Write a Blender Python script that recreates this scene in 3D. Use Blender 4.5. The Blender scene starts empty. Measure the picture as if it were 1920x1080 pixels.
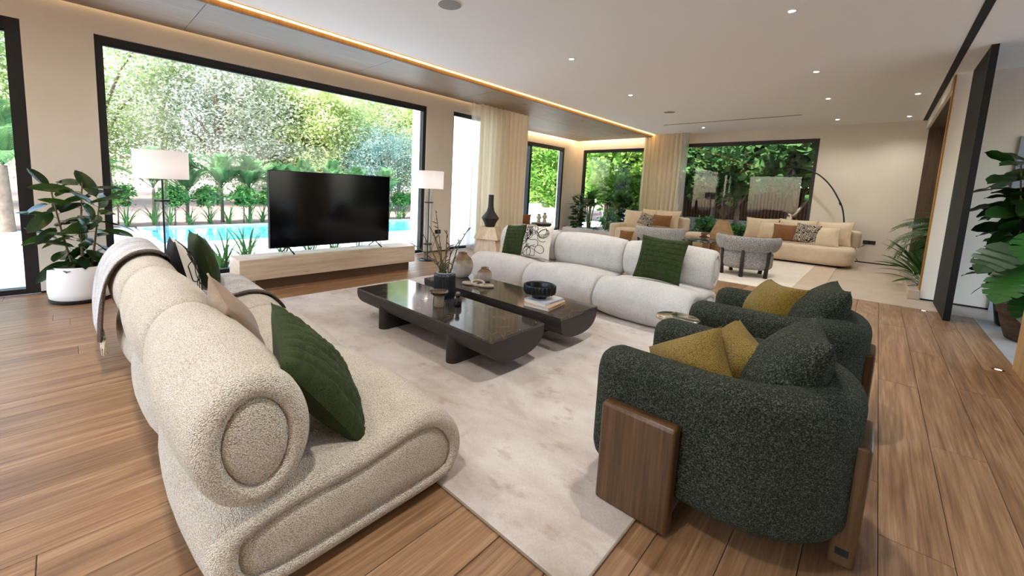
import bpy, bmesh, math, random
import numpy as np
from mathutils import Vector, Matrix, Euler
from math import pi, sin, cos, radians

random.seed(7)
scene = bpy.context.scene
COL = scene.collection

# ------------------------------------------------------------------ camera
F_PX, CX, CY = 759.8, 895.512, 439.49
YAW, PITCH, ROLL = -.77531866, .11449366, .04344079
CAM = Vector((0, 0, 1.40))
def _cam_rows():
    rz = Matrix(((cos(YAW), -sin(YAW), 0), (sin(YAW), cos(YAW), 0), (0, 0, 1)))
    b = Matrix(((1, 0, 0), (0, 0, -1), (0, 1, 0)))
    rx = Matrix(((1, 0, 0), (0, cos(PITCH), -sin(PITCH)), (0, sin(PITCH), cos(PITCH))))
    rr = Matrix(((cos(ROLL), -sin(ROLL), 0), (sin(ROLL), cos(ROLL), 0), (0, 0, 1)))
    return rr @ rx @ b @ rz
ROWS = _cam_rows()
cd = bpy.data.cameras.new('camera')
cam = bpy.data.objects.new('camera', cd)
COL.objects.link(cam)
r0, r1, r2 = ROWS[0], ROWS[1], ROWS[2]
mw = Matrix(((r0[0], -r1[0], -r2[0], CAM.x), (r0[1], -r1[1], -r2[1], CAM.y), (r0[2], -r1[2], -r2[2], CAM.z), (0, 0, 0, 1)))
cam.matrix_world = mw
cd.sensor_width = 36.0
cd.lens = F_PX / 1920 * 36
cd.shift_x = (960 - CX) / 1920
cd.shift_y = (CY - 540) / 1920
cd.clip_start = .02
cd.clip_end = 400
scene.camera = cam

def ray(px, py):
    return ROWS.transposed() @ Vector(((px - CX) / F_PX, (py - CY) / F_PX, 1))
def atz(px, py, z=0.):
    d = ray(px, py); return CAM + d * ((z - CAM.z) / d.z)
def atx(px, py, x):
    d = ray(px, py); return CAM + d * (x / d.x)
def aty(px, py, y):
    d = ray(px, py); return CAM + d * (y / d.y)

# ------------------------------------------------------------------ world, sun, exposure
w = bpy.data.worlds.new('sky'); scene.world = w; w.use_nodes = True
wn = w.node_tree; wn.nodes.clear()
sky = wn.nodes.new('ShaderNodeTexSky'); sky.sky_type = 'NISHITA'
sky.sun_disc = False; sky.sun_elevation = radians(52); sky.sun_rotation = radians(170)
sky.air_density = 1.0; sky.dust_density = 1.0; sky.ozone_density = .6
bg = wn.nodes.new('ShaderNodeBackground'); bg.inputs['Strength'].default_value = 0.34
wo = wn.nodes.new('ShaderNodeOutputWorld')
wn.links.new(sky.outputs[0], bg.inputs[0]); wn.links.new(bg.outputs[0], wo.inputs[0])
sd = bpy.data.lights.new('sun', 'SUN'); sd.energy = 3.6; sd.angle = radians(.6); sd.color = (1, .97, .92)
sun = bpy.data.objects.new('sun', sd); COL.objects.link(sun)
SUN_FROM = Vector((-.04, -.78, 1.02))
sun.rotation_euler = SUN_FROM.to_track_quat('Z', 'Y').to_euler()
vs = scene.view_settings
vs.view_transform = 'Standard'; vs.look = 'None'; vs.exposure = 1.9; vs.gamma = 1.0; vs.use_curve_mapping = False
scene.cycles.max_bounces = 8
scene.cycles.diffuse_bounces = 5
scene.cycles.transparent_max_bounces = 12
scene.cycles.sample_clamp_indirect = 6.0
scene.cycles.caustics_reflective = False
scene.cycles.caustics_refractive = False

# ------------------------------------------------------------------ mesh helpers
def wm(o):
    m = o.matrix_basis.copy()
    while o.parent:
        o = o.parent; m = o.matrix_basis @ m
    return m
class MB:
    def __init__(s): s.v = []; s.f = []
    def add(s, vs_, fs):
        n = len(s.v); s.v += [tuple(p) for p in vs_]; s.f += [tuple(i + n for i in f) for f in fs]; return s
    def box(s, x0, y0, z0, x1, y1, z1):
        return s.add([(x0, y0, z0), (x1, y0, z0), (x1, y1, z0), (x0, y1, z0), (x0, y0, z1), (x1, y0, z1), (x1, y1, z1), (x0, y1, z1)],
                     [(0, 3, 2, 1), (4, 5, 6, 7), (0, 1, 5, 4), (1, 2, 6, 5), (2, 3, 7, 6), (3, 0, 4, 7)])
    def loft(s, rings, cap0=True, cap1=True, closed=True):
        n = len(rings[0]); b = len(s.v)
        for r in rings: s.v += [tuple(p) for p in r]
        for i in range(len(rings) - 1):
            for j in range(n if closed else n - 1):
                k = (j + 1) % n
                s.f.append((b + i * n + j, b + i * n + k, b + (i + 1) * n + k, b + (i + 1) * n + j))
        if cap0: s.f.append(tuple(b + j for j in reversed(range(n))))
        if cap1: s.f.append(tuple(b + (len(rings) - 1) * n + j for j in range(n)))
        return s
    def tube(s, pts, r, n=8, cap=True):
        pts = [Vector(p) for p in pts]; rings = []
        up = Vector((0, 0, 1))
        for i, p in enumerate(pts):
            t = (pts[min(i + 1, len(pts) - 1)] - pts[max(i - 1, 0)]).normalized()
            a = t.cross(up)
            if a.length < .05: a = t.cross(Vector((1, 0, 0)))
            a.normalize(); c = a.cross(t)
            rr = r[i] if isinstance(r, (list, tuple)) else r
            rings.append([p + (a * cos(2 * pi * k / n) - c * sin(2 * pi * k / n)) * rr for k in range(n)])
        return s.loft(rings, cap, cap)
    def lathe(s, prof, n=32, c=(0, 0, 0), cap0=True, cap1=True):
        return s.loft([[(c[0] + r * cos(2 * pi * k / n), c[1] + r * sin(2 * pi * k / n), c[2] + z) for k in range(n)] for r, z in prof], cap0, cap1)
    def grid(s, fn, nu, nv):
        b = len(s.v)
        for i in range(nu + 1):
            for j in range(nv + 1): s.v.append(tuple(fn(i / nu, j / nv)))
        for i in range(nu):
            for j in range(nv):
                a = b + i * (nv + 1) + j
                s.f.append((a, a + nv + 1, a + nv + 2, a + 1))
        return s
    def build(s, name, mat, parent=None, smooth=False, bevel=0, seg=2, local=False, solid=0, angle=None):
        me = bpy.data.meshes.new(name)
        v = s.v
        if parent is not None and not local:
            mi = wm(parent).inverted(); v = [tuple(mi @ Vector(p)) for p in v]
        me.from_pydata(v, [], s.f)
        if bevel or solid:
            bm = bmesh.new(); bm.from_mesh(me)
            bmesh.ops.recalc_face_normals(bm, faces=bm.faces)
            if bevel:
                bmesh.ops.remove_doubles(bm, verts=bm.verts, dist=1e-5)
                ed = [e for e in bm.edges if len(e.link_faces) == 2 and e.calc_face_angle(0) > .5]
                for f_ in bm.faces: f_.smooth = False
                bv = bmesh.ops.bevel(bm, geom=ed, offset=bevel, segments=seg, profile=.5, affect='EDGES', clamp_overlap=True)
                for f_ in bv['faces']: f_.smooth = True
            if solid:
                bmesh.ops.solidify(bm, geom=bm.faces[:], thickness=solid)
            bm.to_mesh(me); bm.free()
        o = bpy.data.objects.new(name, me); COL.objects.link(o)
        if parent is not None: o.parent = parent
        me.materials.append(mat)
        if smooth and not bevel:
            me.polygons.foreach_set('use_smooth', [True] * len(me.polygons))
            if angle: me.set_sharp_from_angle(angle=angle)
        return o
def box(name, mat, p, parent=None, bevel=0, **k):
    return MB().box(*p).build(name, mat, parent, bevel=bevel, **k)
def tag(o, label, cat, group=None):
    o['label'] = label; o['category'] = cat
    if group: o['group'] = group
    return o
def thing(name, label, cat, loc=(0, 0, 0), rotz=0, group=None):
    o = bpy.data.objects.new(name, None); COL.objects.link(o); o.empty_display_size = .1
    o.location = loc; o.rotation_euler = (0, 0, rotz)
    return tag(o, label, cat, group)
def struct(o):
    o['kind'] = 'structure'; return o
def stuff(o):
    o['kind'] = 'stuff'; return o
def structure_empty(name, loc=(0, 0, 0)):
    o = bpy.data.objects.new(name, None); COL.objects.link(o); o.location = loc; o['kind'] = 'structure'; return o
def dup(root, loc=None, rotz=None, label=None, group=None, scale=None):
    r = root.copy(); COL.objects.link(r)
    if loc is not None: r.location = loc
    if rotz is not None: r.rotation_euler = (0, 0, rotz)
    if scale is not None: r.scale = scale if isinstance(scale, (tuple, list)) else (scale,) * 3
    if label: r['label'] = label
    if group: r['group'] = group
    for ch in list(root.children):
        c = ch.copy(); COL.objects.link(c); c.parent = r
        for g in list(ch.children):
            d = g.copy(); COL.objects.link(d); d.parent = c
    return r
def put(name, me, parent, M, mat=None):
    o = bpy.data.objects.new(name, me); COL.objects.link(o)
    if parent is not None: o.parent = parent
    o.matrix_basis = M
    return o
def spline(pts, n, closed=True):
    pts = [Vector(p) for p in pts]; m = len(pts); out = []
    segs = m if closed else m - 1
    for i in range(segs):
        g = lambda k: pts[k % m] if closed else pts[max(0, min(m - 1, k))]
        p0, p1, p2, p3 = g(i - 1), g(i), g(i + 1), g(i + 2)
        for j in range(n):
            t = j / n
            out.append(.5 * ((2 * p1) + (p2 - p0) * t + (2 * p0 - 5 * p1 + 4 * p2 - p3) * t * t + (3 * p1 - p0 - 3 * p2 + p3) * t ** 3))
    if not closed: out.append(pts[-1])
    return out
def resample(pts, n):
    L = [0]
    for i in range(len(pts)): L.append(L[-1] + (pts[(i + 1) % len(pts)] - pts[i]).length)
    out = []; k = 0
    for j in range(n):
        d = L[-1] * j / n
        while L[k + 1] < d: k += 1
        t = (d - L[k]) / max(1e-9, L[k + 1] - L[k])
        out.append(pts[k].lerp(pts[(k + 1) % len(pts)], t))
    return out

# ------------------------------------------------------------------ materials
class NT:
    def __init__(s, name):
        s.m = bpy.data.materials.new(name); s.m.use_nodes = True
        s.t = s.m.node_tree; s.b = s.t.nodes['Principled BSDF']; s.out = s.t.nodes['Material Output']
        s.tc = None
    def n(s, typ, props=None, **inp):
        x = s.t.nodes.new('ShaderNode' + typ)
        for k, v in (props or {}).items(): setattr(x, k, v)
        for k, v in inp.items():
            key = k.replace('_', ' ')
            sock = x.inputs[int(k[1:])] if k[0] == 'i' and k[1:].isdigit() else x.inputs[key]
            s.put(sock, v)
        return x
    def put(s, sock, v):
        if isinstance(v, bpy.types.NodeSocket): s.t.links.new(v, sock)
        elif isinstance(v, bpy.types.Node): s.t.links.new(v.outputs[0], sock)
        elif isinstance(v, (tuple, list)) and len(v) == 3 and sock.type == 'RGBA': sock.default_value = (*v, 1)
        else: sock.default_value = v
    def coord(s, scale=(1, 1, 1), rnd=False, kind='Object', rot=(0, 0, 0)):
        tc = s.n('TexCoord'); loc = (0, 0, 0)
        mp = s.n('Mapping', Vector=tc.outputs[kind], Scale=scale, Rotation=rot)
        if rnd:
            oi = s.n('ObjectInfo')
            mul = s.n('VectorMath', {'operation': 'SCALE'}, i0=(37.1, 17.3, 23.7))
            s.t.links.new(oi.outputs['Random'], mul.inputs['Scale'])
            s.t.links.new(mul.outputs[0], mp.inputs['Location'])
        return mp
    def ramp(s, fac, stops, interp='LINEAR'):
        r = s.n('ValToRGB', Fac=fac); r.color_ramp.interpolation = interp
        e = r.color_ramp.elements
        while len(e) < len(stops): e.new(.5)
        for el, (p, c) in zip(e, stops): el.position = p; el.color = (*c, 1) if len(c) == 3 else c
        return r
    def mix(s, f, a, b, blend='MIX'):
        x = s.n('MixRGB', {'blend_type': blend}); s.put(x.inputs[0], f); s.put(x.inputs[1], a); s.put(x.inputs[2], b); return x
    def bump(s, h, strength=.3, dist=.01):
        return s.n('Bump', Height=h, Strength=strength, Distance=dist)
    def set(s, **k):
        names = dict(col='Base Color', rough='Roughness', metal='Metallic', spec='Specular IOR Level', normal='Normal', em='Emission Color', ems='Emission Strength',
                     trans='Transmission Weight', ior='IOR', coat='Coat Weight', sheen='Sheen Weight', coatr='Coat Roughness', sub='Subsurface Weight', alpha='Alpha')
        for a, v in k.items(): s.put(s.b.inputs[names[a]], v)
        return s.m
def lin(r, g, b):
    f = lambda c: (c / 255 / 12.92) if c <= 10 else ((c / 255 + .055) / 1.055) ** 2.4
    return (f(r), f(g), f(b))
def plain(name, col, rough=.5, var=0, vs_=8, bump=0, bs=60, **k):
    t = NT(name); c = col
    if var:
        nz = t.n('TexNoise', Vector=t.coord(), Scale=vs_, Detail=4)
        c = t.ramp(nz.outputs[0], [(.3, tuple(x * (1 - var) for x in col)), (.7, tuple(min(1, x * (1 + var)) for x in col))])
    if bump:
        nb = t.n('TexNoise', Vector=t.coord(), Scale=bs, Detail=3)
        k['normal'] = t.bump(nb.outputs[0], bump, .005)
    return t.set(col=c, rough=rough, **k)
def fabric(name, c0, c1, scale=220, bump=.6, rough=.95, dist=.004, big=0.06, kind='VORONOI', c2=None, sheen=.2):
    t = NT(name); mp = t.coord()
    nz = t.n('TexNoise', Vector=mp, Scale=scale * .8, Detail=2)
    vo = t.n('TexVoronoi', Vector=mp, Scale=scale)
    inv = t.n('Math', {'operation': 'MULTIPLY_ADD'}, i0=vo.outputs['Distance'], i1=-1.0, i2=1.0)
    r = t.ramp(inv, [(.25, c0), (.75, c1)])
    if c2:
        v2 = t.n('TexVoronoi', Vector=mp, Scale=scale * 1.15)
        sel = t.ramp(v2.outputs['Color'], [(.62, (0, 0, 0)), (.8, (1, 1, 1))])
        r = t.mix(sel, r, c2)
    lo = t.n('TexNoise', Vector=mp, Scale=7, Detail=3)
    rr = t.ramp(lo.outputs[0], [(.3, (1 - big,) * 3), (.7, (1 + big,) * 3)])
    c = t.mix(1.0, r, rr, 'MULTIPLY')
    add = t.n('Math', {'operation': 'ADD'}, i0=inv, i1=nz.outputs[0])
    return t.set(col=c, rough=rough, spec=.15, sheen=sheen, normal=t.bump(add, bump, dist))
def wood(name, c0, c1, c2, axis='Y', scale=1., rough=.45, rnd=True, tone=.16, bump=.08, ring=1.):
    t = NT(name)
    sc = {'X': (.9, 11, 11), 'Y': (11, .9, 11), 'Z': (11, 11, .9)}[axis]
    mp = t.coord(tuple(a * scale for a in sc), rnd)
    warp = t.n('TexNoise', Vector=mp, Scale=.55, Detail=2, Distortion=.4)
    wv = t.n('Math', {'operation': 'MULTIPLY'}, i0=warp.outputs[0], i1=26 * ring)
    sn = t.n('Math', {'operation': 'SINE'}, i0=wv)
    fine_mp = t.coord(tuple(a * scale * (6 if a > 5 else 2.2) for a in sc), rnd)
    fine = t.n('TexNoise', Vector=fine_mp, Scale=1.0, Detail=5, Roughness=.65)
    mixv = t.n('Math', {'operation': 'MULTIPLY_ADD'}, i0=sn, i1=.07, i2=fine.outputs[0])
    r = t.ramp(mixv, [(.22, c0), (.5, c1), (.78, c2)])
    c = r
    if rnd:
        oi = t.n('ObjectInfo')
        tr = t.ramp(oi.outputs['Random'], [(0, (1 - tone, 1 - tone, 1 - tone)), (.5, (1, 1, 1)), (1, (1 + tone * .8, 1 + tone * .8, 1 + tone * .85))])
        c = t.mix(1.0, r, tr, 'MULTIPLY')
    return t.set(col=c, rough=rough, normal=t.bump(fine.outputs[0], bump, .003))
def emit(name, col, strength):
    t = NT(name); return t.set(col=(0, 0, 0), em=col, ems=strength, rough=1)
def glass_pane(name, tint=(1, 1, 1), ior=1.45, gl=1.0):
    m = bpy.data.materials.new(name); m.use_nodes = True; t = m.node_tree; t.nodes.clear()
    o = t.nodes.new('ShaderNodeOutputMaterial'); mx = t.nodes.new('ShaderNodeMixShader')
    tr = t.nodes.new('ShaderNodeBsdfTransparent'); tr.inputs[0].default_value = (*tint, 1)
    g = t.nodes.new('ShaderNodeBsdfGlossy'); g.inputs['Roughness'].default_value = 0.0; g.inputs[0].default_value = (gl, gl, gl, 1)
    fr = t.nodes.new('ShaderNodeFresnel'); fr.inputs[0].default_value = ior
    ge = t.nodes.new('ShaderNodeNewGeometry'); sb = t.nodes.new('ShaderNodeMath'); sb.operation = 'SUBTRACT'; sb.inputs[0].default_value = 1; t.links.new(ge.outputs['Backfacing'], sb.inputs[1])
    ml = t.nodes.new('ShaderNodeMath'); ml.operation = 'MULTIPLY'; t.links.new(fr.outputs[0], ml.inputs[0]); t.links.new(sb.outputs[0], ml.inputs[1])
    t.links.new(ml.outputs[0], mx.inputs[0]); t.links.new(tr.outputs[0], mx.inputs[1]); t.links.new(g.outputs[0], mx.inputs[2]); t.links.new(mx.outputs[0], o.inputs[0])
    return m
def translucent(name, col, tr=.5, transp=0.0, rough=.9, var=None):
    m = bpy.data.materials.new(name); m.use_nodes = True; t = m.node_tree; t.nodes.clear()
    o = t.nodes.new('ShaderNodeOutputMaterial'); mx = t.nodes.new('ShaderNodeMixShader'); mx.inputs[0].default_value = tr
    d = t.nodes.new('ShaderNodeBsdfDiffuse'); d.inputs[0].default_value = (*col, 1)
    l = t.nodes.new('ShaderNodeBsdfTranslucent'); l.inputs[0].default_value = (*col, 1)
    if var:
        tc = t.nodes.new('ShaderNodeTexCoord'); nz = t.nodes.new('ShaderNodeTexNoise'); nz.inputs['Scale'].default_value = var[0]; nz.inputs['Detail'].default_value = 3
        rp = t.nodes.new('ShaderNodeValToRGB'); t.links.new(tc.outputs['Object'], nz.inputs['Vector']); t.links.new(nz.outputs[0], rp.inputs[0])
        es = rp.color_ramp.elements
        while len(es) < len(var) - 1: es.new(.5)
        for i, (e, c) in enumerate(zip(es, var[1:])): e.color = (*c, 1); e.position = .28 + .44 * i / max(1, len(var) - 2)
        t.links.new(rp.outputs[0], d.inputs[0]); t.links.new(rp.outputs[0], l.inputs[0])
    t.links.new(d.outputs[0], mx.inputs[1]); t.links.new(l.outputs[0], mx.inputs[2])
    if transp:
        m2 = t.nodes.new('ShaderNodeMixShader'); m2.inputs[0].default_value = transp; tp = t.nodes.new('ShaderNodeBsdfTransparent')
        t.links.new(mx.outputs[0], m2.inputs[1]); t.links.new(tp.outputs[0], m2.inputs[2]); t.links.new(m2.outputs[0], o.inputs[0])
    else: t.links.new(mx.outputs[0], o.inputs[0])
    return m

M = {}
M['plank'] = wood('oak_plank', lin(104, 74, 48), lin(148, 112, 78), lin(180, 146, 110), 'Y', 1.0, .40)
M['subfloor'] = plain('subfloor', lin(60, 42, 28), .8)
M['far_floor'] = plain('pale_stone_floor', lin(196, 178, 158), .38, .07, 3)
M['grey_stone'] = plain('grey_stone_floor', lin(178, 178, 176), .4, .06, 4)
def plaster(name, c):
    t = NT(name); nz = t.n('TexNoise', Vector=t.coord(), Scale=1.6, Detail=5, Roughness=.6)
    r = t.ramp(nz.outputs[0], [(.3, tuple(x * .95 for x in c)), (.7, tuple(min(1, x * 1.03) for x in c))])
    n2 = t.n('TexNoise', Vector=t.coord(), Scale=40, Detail=3)
    return t.set(col=r, rough=.9, normal=t.bump(n2.outputs[0], .08, .003))
M['plaster'] = plaster('wall_plaster', lin(226, 216, 200))
M['ceiling'] = plain('ceiling_paint', lin(236, 234, 230), .9)
M['white_ext'] = plain('white_render', lin(246, 246, 244), .9, .02, 5)
M['black_metal'] = plain('black_metal', lin(22, 21, 20), .42)
M['black_matte'] = plain('black_matte', lin(14, 14, 14), .75)
M['soffit'] = wood('soffit_veneer', lin(126, 110, 92), lin(144, 127, 108), lin(156, 140, 122), 'Y', .9, .5, True, .05, .03, .3)
M['glass'] = glass_pane('window_glass', ior=1.34)
M['niche_wood'] = wood('niche_wood', lin(62, 46, 30), lin(82, 62, 42), lin(96, 76, 54), 'Z', .8, .5, False)
M['oak_panel'] = wood('oak_panel', lin(150, 116, 78), lin(184, 146, 102), lin(206, 170, 126), 'Z', .8, .5, False)
M['gold_edge'] = plain('brass_edge', lin(170, 120, 55), .4, metal=.6)
M['led'] = emit('warm_led', (1, .50, .12), 3.2)
M['cove'] = emit('cove_led', (1, .66, .34), 1.8)
M['cove_far'] = emit('cove_led_far', (1, .70, .42), 8.0)
M['lamp_spot'] = emit('downlight_lens', (1, .93, .82), 30.0)
# ------------------------------------------------------------------ the room
WX, BY, CZ, SZ = -6.65, 13.5, 3.31, 3.24
# floors
floor = struct(box('floor', M['subfloor'], (-6.65, -4, -.10, 1.03, 8.2, -.018)))
def plank_mesh(L, Wd):
    g = .0012; c = .002
    mb = MB(); x = Wd / 2 - g; y = L / 2 - g
    mb.loft([[(-x, -y, -.018), (x, -y, -.018), (x, y, -.018), (-x, y, -.018)],
             [(-x, -y, -c), (x, -y, -c), (x, y, -c), (-x, y, -c)],
             [(-x + c, -y + c, 0), (x - c, -y + c, 0), (x - c, y - c, 0), (-x + c, y - c, 0)]], False, True)
    me = bpy.data.meshes.new('plank'); me.from_pydata(mb.v, [], mb.f); me.materials.append(M['plank']); return me
PW, PL = .2194, 2.2
pm = plank_mesh(PL, PW)
rp = random.Random(3)
rows = 35
for r in range(rows):
    x = -6.65 + (r + .5) * (1.03 + 6.65) / rows
    y = -2.2 - rp.random() * PL
    while y < 8.2:
        a, b = max(y, -2.2), min(y + PL, 8.2)
        if b - a > .06:
            put('plank', pm, floor, Matrix.Translation((x, (a + b) / 2, 0)) @ Matrix.Diagonal((1, (b - a) / PL, 1, 1)))
        y += PL
struct(box('floor_behind', M['plank'], (-6.65, -4, -.018, 1.03, -2.2, 0)))
ff = struct(box('floor_far', M['far_floor'], (-8.2, 8.2, -.10, 4.5, BY, 0)))
struct(box('floor_recess', M['far_floor'], (-8.2, 7.6, -.10, -6.65, 8.2, 0)))
struct(box('floor_stone', M['grey_stone'], (1.03, -4, -.10, 4.5, 8.2, 0)))

# ceilings
struct(box('ceiling', M['ceiling'], (-5.27, -4, CZ, 4.5, BY + .25, CZ + .25)))
struct(box('ceiling_raised', M['ceiling'], (-8.45, -4, 3.46, -5.27, BY + .25, 3.56)))
soff = struct(box('ceiling_soffit', M['black_matte'], (-6.60, -4, SZ + .012, -5.37, 8.35, SZ + .05)))
soff2 = struct(box('ceiling_soffit_recess', M['black_matte'], (-8.06, 8.352, SZ + .012, -5.37, 13.28, SZ + .05)))
def soffit_panels(par, xs, ys):
    for i in range(len(xs) - 1):
        for j in range(len(ys) - 1):
            cx, cy = (xs[i] + xs[i + 1]) / 2, (ys[j] + ys[j + 1]) / 2
            w_, l_ = (xs[i + 1] - xs[i]) / 2 - .003, (ys[j + 1] - ys[j]) / 2 - .003
            MB().box(cx - w_, cy - l_, SZ, cx + w_, cy + l_, SZ + .0119).build('panel', M['soffit'], par)
soffit_panels(soff, [-6.60, -5.37], [-3.5, -1.17, 1.17, 3.54, 5.88, 8.35])
soffit_panels(soff2, [-8.06, -7.3, -6.4, -5.37], [8.352, 10.8, 13.28])
# dark fascia on the soffit's room edge
struct(box('trim_1', M['niche_wood'], (-5.37, -4, SZ - .002, -5.345, 13.28, SZ + .06)))
led = tag(box('led_strip', M['led'], (-5.338, -4, CZ - .012, -5.285, 13.26, CZ - .004)), 'warm glowing strip light along the edge of the wooden soffit', 'light')
for nm, p, lb in (('cove_strip', (-6.64, -3.9, SZ + .06, -6.61, 7.55, SZ + .075), 'hidden warm strip light between wooden soffit and window wall'),
                  ('cove_strip', (-8.13, 7.7, SZ + .06, -8.09, 13.3, SZ + .075), 'hidden warm strip light over the far patio door'),
                  ('cove_strip', (-8.05, 13.33, SZ + .06, -5.6, 13.37, SZ + .075), 'hidden warm strip light over the far planted window')):
    tag(box(nm, M['cove'] if p[1] < 0 else M['cove_far'], p), lb, 'light')

# window wall (x = WX)
T = .25
def wallbox(name, *p): return struct(box(name, M['plaster'], p))
OPEN_W = [(-2.75, -.25, 0, 2.96), (.32, 5.20, 0, 2.98), (5.90, 7.30, 0, 3.0)]
def wall_along_y(name, x, x1, y0, y1, z1, opens):
    mb = MB(); y = y0
    for a, b, z, zt in opens:
        if a > y: mb.box(x, y, 0, x1, a, z1)
        mb.box(x, a, zt, x1, b, z1)
        if z > 0: mb.box(x, a, 0, x1, b, z)
        y = b
    if y < y1: mb.box(x, y, 0, x1, y1, z1)
    return struct(mb.build(name, M['plaster']))
def wall_along_x(name, y, y1, x0, x1, z1, opens):
    mb = MB(); x = x0
    for a, b, z, zt in opens:
        if a > x: mb.box(x, y, 0, a, y1, z1)
        mb.box(a, y, zt, b, y1, z1)
        if z > 0: mb.box(a, y, 0, b, y1, z)
        x = b
    if x < x1: mb.box(x, y, 0, x1, y1, z1)
    return struct(mb.build(name, M['plaster']))
wall_along_y('wall_window', WX - T, WX, -4, 7.6, 3.46, OPEN_W)
wall_along_x('wall_recess', 7.35, 7.6, -8.45, WX - T, 3.46, [])
wall_along_y('wall_recess_patio', -8.45, -8.2, 7.6, BY + T, 3.46, [(8.5, 12.64, 0, 2.95)])
wall_along_x('wall_back', BY, BY + T, -8.2, .60, 3.46, [(-7.95, -5.25, 0, 2.94), (-4.75, -1.24, 0, 3.02)])
# frames and panes
def window(name, axis, c, a, b, z0, z1, mull=(), fw=.075, dep=.10, off=.0):
    o = structure_empty(name, (c, (a + b) / 2, z0) if axis == 'y' else ((a + b) / 2, c, z0))
    def bx(nm, p0, p1, q0, q1, d0, d1, m, bev=0):
        p = (c + d0, p0, q0, c + d1, p1, q1) if axis == 'y' else (p0, c + d0, q0, p1, c + d1, q1)
        return box(nm, m, p, o, bevel=bev)
    h = dep / 2
    bx('frame', a, a + fw, z0, z1, -h, h, M['black_metal']); bx('frame', b - fw, b, z0, z1, -h, h, M['black_metal'])
    bx('frame', a + fw, b - fw, z1 - fw, z1, -h, h, M['black_metal']); bx('frame', a + fw, b - fw, z0, z0 + .06, -h, h, M['black_metal'])
    # slim inner bead
    bx('bead', a + fw, b - fw, z1 - fw - .03, z1 - fw, -.015, .03, M['black_metal'])
    es = [a + fw] + list(mull) + [b - fw]
    for i in range(len(es) - 1):
        bx('pane', es[i], es[i + 1], z0 + .06, z1 - fw, -.006, .006, M['glass'])
    for m_ in mull: bx('mullion', m_ - .05, m_ + .05, z0 + .06, z1 - fw, -h, h, M['black_metal'])
    return o
window('window_1', 'y', WX - .09, .32, 5.20, 0, 2.98)
window('window_2', 'y', WX - .09, 5.90, 7.30, 0, 3.0, fw=.05)
window('door_1', 'y', WX - .09, -2.75, -.25, 0, 2.96, mull=(-1.45,), fw=.115, dep=.14)
window('door_2', 'y', -8.29, 8.5, 12.64, 0, 2.95, mull=(10.7,), fw=.09, dep=.14)
window('window_3', 'x', BY + .09, -7.95, -5.25, 0, 2.94)
window('window_4', 'x', BY + .09, -4.75, -1.24, 0, 3.02)
# baseboard shadow gaps
for n_, p in (('baseboard_window', (WX, -.25, 0, WX + .004, .32, .022)), ('baseboard_pier', (WX, 5.2, 0, WX + .004, 5.9, .022)), ('baseboard_back', (-1.24, BY - .004, 0, .46, BY, .025))):
    struct(box(n_, M['black_matte'], p))

# right side: niche with planter, pillar wall, slatted screen
wall_along_x('wall_side', 9.05, 9.20, .59, 4.5, CZ, [])
struct(box('wall_niche_head', M['plaster'], (.56, 9.2, 3.12, .60, BY, CZ)))
struct(box('wall_niche_back', M['niche_wood'], (1.95, 9.2, 0, 2.0, BY, CZ)))
struct(box('wall_niche_end', M['niche_wood'], (.60, BY - .03, 0, 1.95, BY + T, CZ)))
struct(box('ceiling_niche', M['niche_wood'], (.60, 9.2, 3.10, 1.95, BY - .03, 3.16)))
struct(box('trim_2', M['gold_edge'], (.572, 9.06, 0, .589, 9.2, 3.3)))
struct(box('baseboard_side', M['black_matte'], (.60, 9.046, 0, 4.4, 9.05, .025)))
scr = thing('slatted_screen', 'tall black slatted screen standing beside the white pillar wall', 'screen', (.75, 8.27, 0))
box('end_post', M['black_matte'], (.725, 7.65, 0, .785, 7.70, CZ), scr)
box('backing_panel', M['black_matte'], (.75, 7.70, 0, .782, 8.92, CZ), scr)
ns = 22
sm = bpy.data.meshes.new('slat'); _b = MB().box(-.0125, -.011, 0, .0125, .011, CZ - .002); sm.from_pydata(_b.v, [], _b.f); sm.materials.append(plain('slat_paint', lin(44, 46, 42), .55))
for i in range(ns):
    put('slat', sm, scr, Matrix.Translation((.7375 - .75, 7.725 + i * (1.19 / (ns - 1)) - 8.27, 0)))
struct(box('ceiling_track', M['black_matte'], (.485, -4, CZ - .004, .555, 13.45, CZ)))
tag(box('air_slot', M['black_matte'], (-4.40, 11.52, CZ - .004, -1.43, 11.56, CZ - .0002)), 'long thin black air slot in the white ceiling', 'air vent')
pl = thing('stone_planter', 'low beige stone planter along the wooden niche', 'planter', (.6, 11.2, 0))
mb = MB().box(.46, 8.98, 0, .585, 13.45, .14); mb.build('ledge', M['far_floor'], pl, bevel=.006)
MB().box(.585, 9.22, 0, 1.94, 13.45, .10).build('soil', plain('planter_soil', lin(50, 42, 36), .95), pl)
# oak cabinet at the right edge
cb = thing('oak_cabinet', 'light oak cabinet end at the right edge of the room', 'cabinet', (1.3, 5.3, 0))
box('side_panel', M['oak_panel'], (1.005, 4.9, 0, 1.04, 5.86, 2.2), cb, bevel=.003)
box('carcass', M['oak_panel'], (1.04, 4.9, 0, 1.6, 5.86, 2.2), cb, bevel=.003)
# grey framed door leaf in the side wall
struct(box('door_3', plain('grey_door', lin(150, 156, 164), .6), (1.25, 9.02, 0, 2.1, 9.05, 2.4)))
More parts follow.
